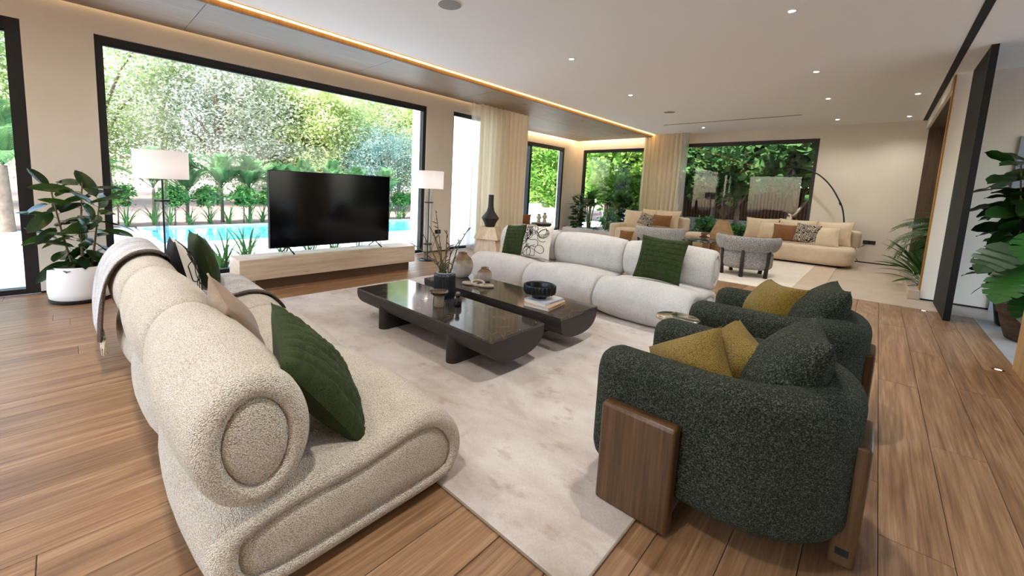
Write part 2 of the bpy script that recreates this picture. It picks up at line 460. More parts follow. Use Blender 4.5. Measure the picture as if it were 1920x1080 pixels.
# the unseen sides of the room: glazed walls, added and sized to let in daylight
wall_along_x('wall_rear', -4.25, -4, -6.9, 4.75, CZ + .2, [(-6.2, -3.4, 0, 3.0), (-2.4, -.2, 0, 3.0)])
wall_along_y('wall_right', 4.5, 4.75, -4, BY + T, CZ + .2, [(3.7, 8.6, 0, 3.0)])
for i, (a, b) in enumerate(((-6.2, -3.4), (-2.4, -.2))): window('window_%d' % (5 + i), 'x', -4.12, a, b, 0, 3.0)
for i, (a, b) in enumerate(((3.7, 8.6),)): window('window_%d' % (8 + i), 'y', 4.62, a, b, 0, 3.0)
struct(box('roof', M['white_ext'], (-6.92, -4.4, 3.57, 4.9, 7.34, 3.85)))
struct(box('roof_extension', M['white_ext'], (-8.5, 7.34, 3.57, 4.9, BY + .4, 3.85)))

# ceiling fittings
dl = None
DOWN = [(-.84, 5.24, 'large round downlight nearest the camera, right of the ceiling middle'), (-3.39, 5.24, 'round downlight in the ceiling in front of the light cove'), (-.87, 7.84, 'second downlight of the right-hand row from the camera'),
        (-3.65, 7.78, 'round downlight in the ceiling near the round grille'), (-.88, 9.95, 'third downlight of the right-hand row from the camera'), (.26, 10.25, 'round downlight beside the black ceiling track'),
        (-.89, 12.5, 'fourth downlight of the middle row, near the back wall'), (.25, 12.7, 'last downlight beside the black track at the back wall'), (-3.66, 12.4, 'small downlight above the far window near the curtain'),
        (-.84, 2.64, 'added unseen downlight continuing the right-hand row above the green armchairs'), (-.84, .04, 'added unseen downlight continuing the right-hand row above the camera'), (-3.39, .04, 'added unseen downlight above the far end of the cream sofa'), (-.84, -2.5, 'added unseen downlight continuing the right-hand row behind the camera')]  # last four are unseen, added in line with the rows to brighten the room
ring = MB().lathe([(.031, -.001), (.040, -.001), (.042, .003), (.042, .008)], 20, cap0=False, cap1=False)
lens = MB().lathe([(.0001, .0025), (.031, .0025)], 20, cap0=False, cap1=False)
for i, (x, y, lb) in enumerate(DOWN):
    t_ = thing('downlight', lb, 'downlight', (x, y, CZ - .008), 0, 'ceiling downlights')
    if i == 0:
        ro = ring.build('ring', M['ceiling'], t_, True, local=True); lo = lens.build('lens', M['lamp_spot'], t_, local=True)
    else:
        for src in (ro, lo):
            c = src.copy(); COL.objects.link(c); c.parent = t_
    ld = bpy.data.lights.new('downlight_beam', 'SPOT'); ld.energy = 44; ld.spot_size = radians(140); ld.spot_blend = 1.0; ld.color = (1, .965, .92); ld.shadow_soft_size = .06
    lo_ = bpy.data.objects.new('downlight_beam', ld); COL.objects.link(lo_); lo_.parent = t_; lo_.location = (0, 0, -.01)
    if y > 9: ld.energy = 22
gr = plain('speaker_grille', lin(150, 148, 144), .8)
for x, y, lb in ((-3.45, 2.95, 'round grey speaker grille at the top edge of the ceiling'), (-3.64, 9.81, 'round grey speaker grille in the ceiling before the long slot')):
    t_ = thing('ceiling_speaker', lb, 'speaker', (x, y, CZ - .008), 0, 'ceiling speakers')
    MB().lathe([(.0001, 0), (.118, 0), (.122, .003), (.122, .008)], 32, cap0=False, cap1=False).build('grille', gr, t_, local=True)
    MB().lathe([(.122, -.001), (.128, -.001), (.128, .008)], 32, cap0=False, cap1=False).build('rim', M['ceiling'], t_, local=True)
for i, (x, y) in enumerate(((-5.72, 7.14), (-5.72, 9.55), (-5.75, 12.1), (-7.6, 12.1), (-7.59, 13.1), (-6.17, 13.1), (-7.53, 9.62))):
    t_ = thing('soffit_spotlight', ['spotlight in the wooden soffit above the curtain', 'spotlight in the soffit midway along the glowing edge', 'spotlight in the soffit at the end of the glowing edge', 'spotlight in the soffit over the patio door', 'spotlight in the far corner of the soffit', 'spotlight in the soffit above the planted window', 'spotlight in the soffit just past the tall curtain'][i], 'spotlight', (x, y, SZ - .004), 0, 'soffit spotlights')
    MB().lathe([(.03, 0), (.045, 0), (.046, .004)], 16, cap0=False, cap1=False).build('ring', M['niche_wood'], t_, local=True)
    MB().lathe([(.0001, .002), (.03, .002)], 16, cap0=False, cap1=False).build('lens', M['gold_edge'], t_, local=True)
# in-floor uplights
for i, (x, y) in enumerate(((.91, 5.72), (.59, 8.12))):
    t_ = thing('floor_light', ['small round floor uplight beside the oak cabinet', 'small floor uplight at the foot of the black screen'][i], 'floor light', (x, y, .0005), 0, 'floor lights')
    MB().lathe([(.022, .0), (.03, .002), (.036, .002), (.038, .0)], 18, cap0=False, cap1=False).build('ring', M['black_metal'], t_, local=True)
    MB().lathe([(.0001, .001), (.022, .001)], 18, cap0=False, cap1=False).build('lens', emit('floor_lens%d' % i, (1, .8, .5), 1.2), t_, local=True)
# ------------------------------------------------------------------ furniture materials
M['boucle_cream'] = fabric('boucle_cream', lin(196, 178, 150), lin(250, 243, 230), 230, 1.0, .95, .006)
M['boucle_white'] = fabric('boucle_white', lin(206, 200, 190), lin(246, 243, 238), 230, .9, .95, .006)
M['boucle_green'] = fabric('boucle_green', lin(18, 22, 15), lin(62, 67, 53), 230, 1.0, .95, .006, .06, c2=lin(94, 98, 82), sheen=.03)
M['boucle_grey'] = fabric('boucle_grey', lin(70, 70, 68), lin(210, 206, 200), 150, .8, .95, .006)
M['linen_cream'] = fabric('linen_cream', lin(205, 182, 150), lin(232, 214, 186), 260, .3, .95, .002)
M['tan_fur'] = fabric('tan_fur', lin(120, 76, 36), lin(190, 132, 74), 240, 1.0, .98, .008)
M['mustard'] = fabric('mustard', lin(100, 78, 6), lin(176, 142, 26), 260, 1.0, .98, .008)
M['beige_velvet'] = fabric('beige_velvet', lin(122, 98, 76), lin(156, 130, 104), 300, .15, .8, .002, .16)
M['pillow_green'] = fabric('pillow_green', lin(34, 44, 20), lin(60, 74, 36), 320, .3, .85, .002, .10, sheen=.05)
M['pillow_black'] = fabric('pillow_black', lin(16, 16, 18), lin(34, 34, 36), 320, .3, .85, .002, sheen=.03)
M['throw_grey'] = fabric('throw_grey', lin(176, 170, 166), lin(236, 233, 230), 160, .8, .98, .006, .2)
M['throw_stripe'] = fabric('throw_stripe', lin(66, 52, 42), lin(98, 80, 66), 160, .8, .98, .006)
M['fringe'] = fabric('fringe_wool', lin(200, 186, 158), lin(238, 228, 206), 160, .6)
M['walnut'] = wood('walnut_panel', lin(58, 38, 20), lin(88, 62, 35), lin(112, 82, 50), 'Z', 1.3, .42, True, .06, .06, .35)
M['dark_oak'] = wood('dark_oak', lin(32, 28, 25), lin(46, 41, 37), lin(58, 53, 48), 'X', 1.6, .5, False, bump=.06, ring=.4)
M['wenge'] = wood('wenge', lin(28, 20, 16), lin(42, 32, 26), lin(54, 42, 34), 'Z', 1.6, .5, False)
def stone_dark():
    t = NT('dark_marble'); mp = t.coord()
    nz = t.n('TexNoise', Vector=mp, Scale=3.0, Detail=8, Roughness=.6, Distortion=.6)
    r = t.ramp(nz.outputs[0], [(.3, lin(44, 39, 34)), (.55, lin(62, 55, 48)), (.75, lin(84, 74, 64))])
    v = t.n('TexNoise', Vector=mp, Scale=2.2, Detail=6, Distortion=1.6)
    vein = t.ramp(v.outputs[0], [(.495, (0, 0, 0)), (.5, (1, 1, 1)), (.505, (0, 0, 0))])
    return t.set(col=t.mix(vein, r, lin(120, 110, 98)), rough=.09, spec=.55)
M['dark_marble'] = stone_dark()
def travertine(name, ax=(3, 1.1, 16)):
    t = NT(name); mp = t.coord(ax)
    nz = t.n('TexNoise', Vector=mp, Scale=1.0, Detail=7, Roughness=.62, Distortion=.25)
    r = t.ramp(nz.outputs[0], [(.28, lin(188, 160, 128)), (.5, lin(212, 188, 158)), (.72, lin(228, 210, 186))])
    n2 = t.n('TexNoise', Vector=t.coord(tuple(a * 5 for a in ax)), Scale=1.0, Detail=3)
    pit = t.ramp(n2.outputs[0], [(.24, lin(190, 164, 134)), (.34, (1, 1, 1))])
    return t.set(col=t.mix(.8, r, pit, 'MULTIPLY'), rough=.4, normal=t.bump(n2.outputs[0], .1, .003))
M['travertine'] = travertine('travertine')
M['travertine_v'] = travertine('travertine_pale', (14, 14, 1.2))
def rug_mat():
    t = NT('silk_rug'); mp = t.coord((1, 1, 1))
    a = t.n('TexNoise', Vector=t.coord((1.1, 1.6, 1)), Scale=1.5, Detail=7, Roughness=.62, Distortion=.4)
    base = t.ramp(a.outputs[0], [(.3, lin(172, 156, 140)), (.48, lin(200, 190, 180)), (.66, lin(216, 210, 202))])
    b = t.n('TexNoise', Vector=t.coord((1, 1.3, 1)), Scale=5.2, Detail=4, Roughness=.6)
    spots = t.ramp(b.outputs[0], [(.58, (0, 0, 0)), (.74, (1, 1, 1))])
    sp = t.mix(.75, (0, 0, 0), spots, 'MIX')
    c = t.n('TexNoise', Vector=t.coord((260, 60, 260)), Scale=1.0, Detail=2)
    fine = t.ramp(c.outputs[0], [(.3, (.90, .90, .90)), (.7, (1.06, 1.06, 1.06))])
    col = t.mix(1.0, t.mix(sp, base, lin(156, 132, 110)), fine, 'MULTIPLY')
    return t.set(col=col, rough=.8, spec=.2, sheen=.3, normal=t.bump(c.outputs[0], .3, .002))
M['rug'] = rug_mat()

# ------------------------------------------------------------------ rug
rg = thing('area_rug', 'pale mottled silk rug under the two coffee tables', 'rug', (-2.7, 3.2, .0))
MB().box(-4.86, 1.17, 0.0005, -.60, 5.05, .012).build('pile', M['rug'], rg, bevel=.004)
bd = plain('rug_binding', lin(150, 132, 112), .9)
mb = MB()
for p in (((-4.86, 1.17), (-.60, 1.17)), ((-.60, 1.17), (-.60, 5.05)), ((-.60, 5.05), (-4.86, 5.05)), ((-4.86, 5.05), (-4.86, 1.17))):
    mb.tube([(*p[0], .0065), (*p[1], .0065)], .0055, 6)
mb.build('binding', bd, rg, True)

# ------------------------------------------------------------------ sofas
def offset(prof, d):
    n = len(prof); out = []
    for i in range(n):
        t = (prof[(i + 1) % n] - prof[i - 1]).normalized()
        out.append(prof[i] + Vector((-t.y, t.x)) * d)     # profile runs clockwise: left normal points in
    return out
def orient(prof):
    a = sum(prof[i].x * prof[(i + 1) % len(prof)].y - prof[(i + 1) % len(prof)].x * prof[i].y for i in range(len(prof)))
    return prof if a > 0 else list(reversed(prof))
SEAT = [(.245, .20), (.27, .295), (.36, .345), (.52, .372), (.72, .375), (.92, .405), (1.06, .418), (1.18, .375), (1.27, .27), (1.295, .17), (1.26, .075), (1.17, .028), (.80, .022), (.45, .022), (.32, .045), (.262, .11)]
def ellipse(cy, cz, ry, rz, tilt, n=48):
    return [Vector((cy + ry * cos(a) * cos(tilt) - rz * sin(a) * sin(tilt), cz + ry * cos(a) * sin(tilt) + rz * sin(a) * cos(tilt))) for a in (2 * pi * k / n for k in range(n))]
seat_prof = orient(resample(spline([Vector(p) for p in SEAT], 8), 64))
roll_prof = orient(ellipse(.385, .575, .178, .228, .10, 56))
def module(prof, x0, x1, end0, end1, bulge=.012):
    """Loft from x0 to x1 (x0<x1). end: 'seam' rounded into a groove, 'end' fat piped end."""
    mb = MB(); rings = []
    seam = [(0, .11), (.0015, .07), (.006, .04), (.016, .018), (.038, .006), (.09, 0)]
    fat = [(.022, .082), (.010, .079), (.001, .068), (-.004, .052), (0, .034), (.010, .018), (.028, .006), (.055, 0)]
    st = []
    for dx, ins in (seam if end0 == 'seam' else fat): st.append((x0 + dx, ins))
    Lm = x1 - x0
    for k in range(1, 6): st.append((x0 + .11 + (Lm - .22) * (k - .5) / 5, -bulge * sin(pi * k / 6)))
    for dx, ins in reversed(seam if end1 == 'seam' else fat): st.append((x1 - dx, ins))
    for x, ins in st:
        p = offset(prof, ins); rings.append([(x, q.x, q.y) for q in p])
    return mb.loft(rings)
def end_panel(prof, x, sgn, ins0=.080):
    p = offset(prof, ins0); c = sum(p, Vector((0, 0))) / len(p)
    mb = MB(); rings = []
    for dx, k in ((-.02, 1.0), (-.006, .985), (.002, .95), (.008, .85), (.013, .6), (.015, .3), (.0155, .02)):
        rings.append([(x + sgn * dx, c.x + (q.x - c.x) * k, c.y + (q.y - c.y) * k) for q in p])
    if sgn < 0: rings = [list(reversed(r)) for r in rings]
    return mb.loft(rings, False, True)
def make_sofa(mat, label, ends=(True, True)):
    s = thing('curved_sofa', label, 'sofa', (-2.85, .75, .0))
    xs = [-4.42, -3.38, -2.34, -1.30]
    mp_ = mat
    for i in range(3):
        e0 = 'end' if i == 0 else 'seam'; e1 = 'end' if i == 2 else 'seam'
        module(seat_prof, xs[i], xs[i + 1], e0, e1, .030).build('seat', mp_, s, True)
        module(roll_prof, xs[i], xs[i + 1], e0, e1, .024).build('back_roll', mp_, s, True)
    for x, sg in ((-1.30, 1), (-4.42, -1)):
        end_panel(seat_prof, x - sg * .022 + sg * .012, sg).build('end_panel', mp_, s, True)
        end_panel(roll_prof, x - sg * .022 + sg * .012, sg).build('end_disc', mp_, s, True)
    MB().box(-4.30, .36, 0.012, -1.42, 1.14, .05).build('plinth', M['black_matte'], s)
    return s
sofa1 = make_sofa(M['boucle_cream'], 'cream woven roll-back sofa in the left foreground')
sofa2 = make_sofa(M['boucle_white'], 'off-white boucle roll-back sofa beyond the coffee tables')
sofa2.rotation_euler = (0, 0, pi); sofa2.location = (-2.79, 5.50 - .75 , .012)

# ------------------------------------------------------------------ pillows
def frame(n, up=(0, 0, 1), roll=0):
    n = Vector(n).normalized(); u = Vector(up); x = u.cross(n).normalized(); y = n.cross(x)
    x, y = x * cos(roll) + y * sin(roll), y * cos(roll) - x * sin(roll)
    return Matrix(((x.x, y.x, n.x, 0), (x.y, y.y, n.y, 0), (x.z, y.z, n.z, 0), (0, 0, 0, 1)))
def pillow(label, c, n, w, h, t, mf, mbk=None, roll=0, pinch=.09, weave=0, pipe=None, name='throw_pillow', sag=.0, group=None, N=26, pw=.55, chop=0, lines=None):
    o = thing(name, label, 'pillow', c, 0, group)
    R = frame(n, roll=roll)
    o.matrix_basis = Matrix.Translation(c) @ R
    o_fn = []
    def surf(sign, wv):
        NN = 72 if wv else N
        def fn(a, b):
            u, v = 2 * a - 1, 2 * b - 1
            x = w / 2 * u * (1 - pinch * (1 - v * v)); y = h / 2 * v * (1 - pinch * (1 - u * u)) - sag * h * (1 - u * u) * max(0, v) ** 3
            y -= chop * h * math.exp(-(u / .28) ** 2) * max(0, v) ** 2
            z = t / 2 * max(0, (1 - u * u)) ** pw * max(0, (1 - v * v)) ** pw
            z += .006 * sin(7 * u + 3 * v) * (1 - u * u) * (1 - v * v)
            if wv:
                gx, gy = (u + 1) / 2 * wv, (v + 1) / 2 * wv
                fx, fy = gx % 1, gy % 1; par = (int(gx) + int(gy)) % 2
                s_ = fx if par else fy; o_ = fy if par else fx
                bump = .010 * max(0, sin(pi * s_)) ** .6 * (1 if .07 < o_ < .93 else .25) + .0012 * sin(o_ * 2 * pi * 7)
                z += bump * min(1, 6 * (1 - u * u)) * min(1, 6 * (1 - v * v))
            return (x, y, sign * z)
        if sign > 0: o_fn.append(fn)
        return MB().grid(fn, NN, NN)
    f = surf(1, weave); f.build('front', mf, o, True, local=True)
    b = surf(-1, 0); b.f = [tuple(reversed(q)) for q in b.f]; b.build('back', mbk or mf, o, True, local=True)
    if lines:
        rl_ = random.Random(lines); mb = MB()
        for k in range(10):
            q = Vector((rl_.uniform(.1, .9), rl_.uniform(.1, .9))); hd = rl_.uniform(0, 6.28); cv = rl_.uniform(-.15, .15); pts = []
            for _ in range(70):
                cv = max(-.28, min(.28, cv + rl_.uniform(-.09, .09)))
                to = math.atan2(.5 - q.y, .5 - q.x)
                if max(abs(q.x - .5), abs(q.y - .5)) > .36: cv = .22 if sin(to - hd) > 0 else -.22
                hd += cv; q = q + Vector((cos(hd), sin(hd))) * .031
                x_, y_, z_ = o_fn[0](min(.97, max(.03, q.x)), min(.97, max(.03, q.y))); pts.append((x_, y_, z_ + .0005))
            mb.tube(pts, .0038, 5)
        mb.build('line_drawing', M['line_black'], o, True, local=True)
    if pipe:
        pts = []
        for k in range(80):
            s_ = k / 20; q = int(s_); r_ = 2 * (s_ - q) - 1
            u, v = ((r_, -1), (1, r_), (-r_, 1), (-1, -r_))[q]
            pts.append((w / 2 * u * (1 - pinch * (1 - v * v)), h / 2 * v * (1 - pinch * (1 - u * u)) - sag * h * (1 - u * u) * max(0, v) ** 3, 0))
        MB().tube(pts + [pts[0]], pipe[1], 6).build('piping', pipe[0], o, True, local=True)
    return o
M['squiggle'] = fabric('cream_canvas', lin(222, 212, 196), lin(242, 236, 224), 320, .3)
M['line_black'] = plain('black_thread', lin(22, 20, 22), .9)
def glyphs():
    t = NT('black_glyph_fabric'); mp = t.coord((1, 1, 0))
    w_ = t.n('TexNoise', Vector=mp, Scale=10, Detail=.3, Distortion=2.4)
    fr = t.n('Math', {'operation': 'PINGPONG'}, i0=w_.outputs[0], i1=.09)
    line = t.ramp(fr, [(.052, (1, 1, 1)), (.058, (0, 0, 0))])
    return t.set(col=t.mix(line, lin(222, 208, 186), lin(18, 17, 18)), rough=.9)
M['glyph'] = glyphs()
# left sofa
pc = lambda px, py, z: tuple(atz(px, py, z))
pillow('dark green basket-weave pillow nearest the camera on the cream sofa', pc(594, 700, .58), (.28, .74, .55), .56, .56, .20, M['pillow_green'], weave=8, roll=.16, pinch=.07)
pillow('beige velvet pillow leaning behind the dark green woven one', pc(447, 628, .60), (.10, .90, .32), .56, .54, .19, M['beige_velvet'], roll=.10, pipe=(M['beige_velvet'], .006))
pillow('cream line-drawing pillow with black back on the cream sofa', pc(344, 511, .64), (.07, .95, .22), .58, .56, .19, M['squiggle'], M['pillow_black'], roll=-.05, lines=12)
pillow('green tucked pillow beside the throw on the cream sofa', pc(382, 492, .645), (.06, .95, .24), .58, .56, .19, M['pillow_green'], roll=-.06, pipe=(M['pillow_green'], .004))
# right sofa (faces the camera side)
pillow('green basket-weave pillow at the right end of the off-white sofa', tuple(aty(1238, 486, 4.76)), (.05, -.88, .32), .52, .52, .17, M['pillow_green'], weave=8, roll=-.04, pinch=.07)
pillow('cream pillow with black line drawing on the off-white sofa', tuple(aty(1006, 453, 4.80)), (.10, -.90, .28), .50, .50, .17, M['squiggle'], roll=.03, lines=5)
pillow('green basket-weave pillow at the left end of the off-white sofa', tuple(aty(964, 449, 4.78)), (-.22, -.88, .28), .46, .48, .15, M['pillow_green'], weave=8, roll=.12, pinch=.07)
pillow('small cream pillow behind the green one at the sofa end', tuple(aty(957, 451, 4.98)), (-.25, -.9, .25), .46, .44, .14, M['linen_cream'])

# throw blanket
th = thing('throw_blanket', 'grey wool throw with brown stripe and cream fringe over the sofa end', 'blanket', (-4.05, .7, .4))
path = [(.135, .25), (.145, .40), (.172, .60), (.225, .735), (.30, .808), (.385, .828), (.47, .800), (.54, .715), (.585, .60), (.612, .50), (.66, .425), (.76, .402), (.92, .422), (1.06, .436), (1.19, .393), (1.288, .28), (1.318, .17)]
pp = spline([Vector((0, *p)) for p in path], 6, False)
def drape(xa, xb, name, m, off=0.0):
    nx = 10
    def fn(a, b):
        i = a * (len(pp) - 1); k = min(int(i), len(pp) - 2); q = pp[k].lerp(pp[k + 1], i - k)
        t_ = (pp[k + 1] - pp[k]).normalized(); nrm = Vector((0, -t_.z, t_.y)); 
        wob = .006 * sin(a * 23 + b * 4) * (1 if a > .12 else 2.2)
        x = xa + (xb - xa) * b + .012 * sin(a * 9 + 1)
        q = q + nrm * (off + .004 + wob * .6)
        return (x, q.y, q.z)
    MB().grid(fn, len(pp) - 1, nx).build(name, m, th, True, solid=-.012)
drape(-4.46, -3.70, 'cloth', M['throw_grey'], .012); drape(-3.70, -3.64, 'stripe', M['throw_stripe'], .013)
mb = MB(); rr = random.Random(5)
for k in range(90):
    x = -4.46 + .82 * k / 89 + rr.uniform(-.004, .004); y = .134 + rr.uniform(-.008, .008)
    mb.tube([(x, y, .26), (x + rr.uniform(-.008, .008), y - .004 + rr.uniform(-.006, .006), .20), (x + rr.uniform(-.016, .016), y + rr.uniform(-.014, .010), .145 + rr.uniform(-.01, .02))], [.005, .0055, .003], 5)
stuff(mb.build('fringe', M['fringe'], th, True))

# ------------------------------------------------------------------ coffee tables
def coffee_table(label, x0, x1, y0, y1, zt=.33):
    t = thing('coffee_table', label, 'coffee table', ((x0 + x1) / 2, (y0 + y1) / 2, .012), 0, 'boat-shaped coffee tables')
    cy, hw = (y0 + y1) / 2, (y1 - y0) / 2
    # half-round keel seen at the ends, ends scooped up along the length
    sec = [(cy + hw * (1 if c_ > 0 else -1) * abs(c_) ** .8, zt - .022 - .188 * max(0, s_) ** .8) for c_, s_ in ((cos(pi * j / 28), sin(pi * j / 28)) for j in range(29))]
    MB().loft([[(x, p[0], p[1]) for p in sec] for x in (x0, x1)]).build('hull', M['dark_oak'], t, True, angle=radians(35))
    box('top', M['dark_marble'], (x0, y0, zt - .0215, x1, y1, zt), t, bevel=.002)
    for cx in (x0 + .42, x1 - .46):
        ring0 = []
        hw2, hx = hw * .98, .055
        pts = []
        for k in range(24):
            a = 2 * pi * k / 24
            pts.append((cx + hx * cos(a), cy + (hw2 - hx) * (1 if sin(a) > 0 else -1) + hx * sin(a)))
        MB().loft([[(p[0], p[1], z) for p in pts] for z in (.0125, .24)]).build('leg', M['dark_oak'], t, True, angle=radians(50))
    return t
coffee_table('dark stone-topped boat-shaped coffee table nearer the cream sofa', -3.70, -1.83, 2.05, 2.69)
coffee_table('dark boat-shaped coffee table holding the books, nearer the white sofa', -3.67, -1.80, 2.89, 3.51)

# things on the tables
ZT = .3302
def glaze(name, top, bot, rough=.12):
    t = NT(name); tc = t.n('TexCoord'); sp = t.n('SeparateXYZ', Vector=tc.outputs['Generated'])
    nz = t.n('TexNoise', Vector=t.coord(), Scale=14, Detail=4)
    h = t.n('Math', {'operation': 'MULTIPLY_ADD'}, i0=nz.outputs[0], i1=.3, i2=sp.outputs[2])
    r = t.ramp(h, [(.35, bot), (.62, tuple((a + b) / 2 for a, b in zip(top, bot))), (.9, top)])
    vo = t.n('TexVoronoi', Vector=t.coord(), Scale=90)
    return t.set(col=r, rough=rough, normal=t.bump(vo.outputs[0], .25, .004))
def lathe_thing(name, label, cat, x, y, z, parts, n=40, group=None):
    o = thing(name, label, cat, (x, y, z), 0, group)
    for nm, prof, m in parts:
        MB().lathe(prof, n, cap0=False, cap1=False).build(nm, m, o, True, local=True, angle=radians(50))
    return o
def fluted(name, m, par, prof, flutes, depth, n=8):
    rings = []; N = flutes * n
    for r, z, d in prof:
        rings.append([((r - d * depth * (.5 - .5 * cos(2 * pi * k / n)) ** .8) * cos(2 * pi * k / N), (r - d * depth * (.5 - .5 * cos(2 * pi * k / n)) ** .8) * sin(2 * pi * k / N), z) for k in range(N)])
    return MB().loft(rings, False, False).build(name, m, par, True, local=True, angle=radians(60))
gv = plain('smoked_glass', lin(36, 40, 40), .12, spec=.6)
p_v = (-2.92, 2.55)
v = thing('ribbed_vase', 'dark ribbed glass vase holding bare branches', 'vase', (p_v[0], p_v[1], ZT))
fluted('body', gv, v, [(.0001, .001, 0), (.098, .001, 0), (.105, .012, 1), (.107, .10, 1), (.106, .215, 1), (.101, .232, .6), (.090, .240, 0), (.078, .238, 0), (.074, .23, 0), (.074, .05, 0), (.0001, .045, 0)], 34, .007)
MB().lathe([(.074, .236), (.078, .243), (.074, .246), (.070, .243), (.070, .236)], 32, cap0=False, cap1=False).build('lip', plain('clear_lip', lin(170, 180, 182), .08), v, True, local=True)
bark = plain('green_bark', lin(84, 78, 44), .8, .25, 30)
tips = [((763, 451), 1), ((817, 394), 3), ((880, 427), 2), ((805, 424), 2), ((793, 440), 1), ((838, 432), 2), ((843, 458), 1), ((826, 480), 1), ((812, 436), 2), ((862, 452), 1)]
ba = Vector((p_v[0], p_v[1], ZT + .06)); rb = random.Random(11)
for i, (px, _) in enumerate(tips):
    y_ = p_v[1] + (.03, .05, .02, -.02, .04, -.03, .02, -.02, .0, .03)[i]
    tip = aty(px[0], px[1], y_)
    st_ = ba + Vector((.05 * cos(i * 2.1), .05 * sin(i * 2.1), -.01))
    rim = Vector((p_v[0] + .055 * (1 if tip.x > p_v[0] else -1) * min(1, abs(tip.x - p_v[0]) * 4), p_v[1] + .02 * sin(i), ZT + .25))
    mid = rim.lerp(tip, .5) + Vector((rb.uniform(-.03, .03), rb.uniform(-.02, .02), .03))
    pts = spline([st_, rim, mid, tip], 7, False)
    mb = MB(); mb.tube(pts, [.0085 - .0055 * k / len(pts) for k in range(len(pts))], 6)
    for k in range(7, len(pts) - 1):
        if rb.random() < .75:
            d = Vector((rb.uniform(-1, 1), rb.uniform(-.6, .6), rb.uniform(.2, 1))).normalized() * rb.choice((.014, .020, .06))
            mb.tube([pts[k], pts[k] + d * .5, pts[k] + d], [.004, .0055, .002], 5)
    tw = mb.build('bare_branch', bark, None, True)
    tag(tw, ['longest bare branch, reaching left from the ribbed vase', 'tallest bare branch in the ribbed vase', 'bare branch reaching right towards the travertine pedestal', 'bare branch with upright tip beside the lamp stem', 'bare branch curving left over the bench end', 'bare branch just right of the tallest one', 'short bare branch on the right in the ribbed vase', 'shortest bare branch in the ribbed vase', 'bare branch in the middle of the ribbed vase', 'bare branch leaning right of the vase middle'][i], 'branch', 'bare branches in the ribbed vase')
bw = glaze('brown_glaze', lin(66, 52, 40), lin(120, 96, 70)); ped = plain('jade_glass', lin(150, 140, 112), .12, .12, 20)
lathe_thing('footed_bowl', 'small footed bowl with brown glazed dish on the nearer table', 'bowl', -2.70, 2.30, ZT, [
    ('foot', [(.0001, .0), (.043, .0), (.046, .004), (.046, .088), (.044, .094), (.036, .098), (.032, .102)], ped),
    ('dish', [(.032, .100), (.060, .108), (.082, .124), (.088, .138), (.085, .141), (.078, .130), (.055, .114), (.0001, .108)], bw)])
blk = plain('black_glass', lin(16, 14, 13), .06, spec=.7)
bt = lathe_thing('glass_bottle', 'small dark glass bottle with round stopper', 'bottle', -2.60, 2.435, ZT, [
    ('body', [(.0001, .0), (.034, .0), (.037, .006), (.037, .052), (.034, .062), (.022, .072), (.016, .078), (.016, .088), (.020, .092), (.020, .096)], blk),
    ('stopper', [(.012, .094), (.014, .100), (.020, .108), (.022, .118), (.019, .128), (.010, .135), (.0001, .137)], plain('grey_stopper', lin(110, 104, 100), .2))])
gz = glaze('sand_glaze', lin(120, 92, 62), lin(206, 198, 184), .25)
lathe_thing('ceramic_vase', 'large round sand-glazed ceramic vase behind the branches', 'vase', -3.47, 3.30, ZT, [
    ('body', [(.0001, 0), (.072, 0), (.085, .01), (.118, .06), (.134, .12), (.130, .17), (.106, .225), (.072, .258), (.055, .272), (.053, .286), (.058, .296), (.055, .299), (.046, .293), (.045, .27), (.06, .25), (.0001, .05)], gz)])
lathe_thing('small_ceramic_vase', 'small squat sand-glazed ceramic vase beside the larger one', 'vase', -3.16, 3.37, ZT, [
    ('body', [(.0001, 0), (.055, 0), (.066, .008), (.084, .045), (.087, .075), (.078, .108), (.056, .132), (.044, .140), (.042, .150), (.046, .158), (.043, .160), (.036, .154), (.036, .142), (.045, .13), (.0001, .03)], gz)])
# wooden chain
ch = thing('wooden_chain', 'pale carved wooden chain links lying on the far coffee table', 'ornament', (-3.02, 3.15, ZT))
cw = plain('driftwood', lin(186, 168, 144), .7, .12, 20)
def link(c, yaw, tilt, a=.072, b=.038, r=.0145):
    pts = []
    for k in range(25):
        t_ = 2 * pi * k / 24; p = Vector((a * cos(t_), b * sin(t_), 0))
        p = Matrix.Rotation(yaw, 3, 'Z') @ Matrix.Rotation(tilt, 3, 'X') @ p; pts.append(p + Vector(c))
    return MB().tube(pts, r, 8, False)
for c, yw, tl in (((-3.13, 3.10, ZT + .0155), .5, 0), ((-3.04, 3.14, ZT + .030), .35, .62), ((-2.94, 3.17, ZT + .0155), .75, .0)):
    link(c, yw, tl).build('link', cw, ch, True)
# books and fluted bowl
def book(label, c, rz, w_, d_, h_, cover, pages, text=None):
    o = thing('book', label, 'book', c, rz, 'stacked books')
    MB().box(-w_ / 2, -d_ / 2, 0, w_ / 2, d_ / 2, .003).build('cover', cover, o, local=True)
    MB().box(-w_ / 2, -d_ / 2, h_ - .003, w_ / 2, d_ / 2, h_).build('cover', cover, o, local=True)
    MB().box(w_ / 2 - .004, -d_ / 2, .003, w_ / 2, d_ / 2, h_ - .003).build('spine', cover, o, local=True)
    MB().box(-w_ / 2 + .004, -d_ / 2 + .004, .003, w_ / 2 - .0045, d_ / 2 - .004, h_ - .003).build('pages', pages, o, local=True)
    mb = MB(); x = -d_ * .25
    rr_ = random.Random(h_ * 1000)
    while x < d_ * .22:
        l = rr_.uniform(.004, .008); mb.box(w_ / 2, x, h_ * .40, w_ / 2 + .0004, x + l, h_ * .62); x += l + .002
    mb.build('spine_lettering', text, o, local=True)
    return o
pg = plain('paper', lin(226, 222, 212), .9)
ink = plain('ink', lin(40, 38, 36), .8)
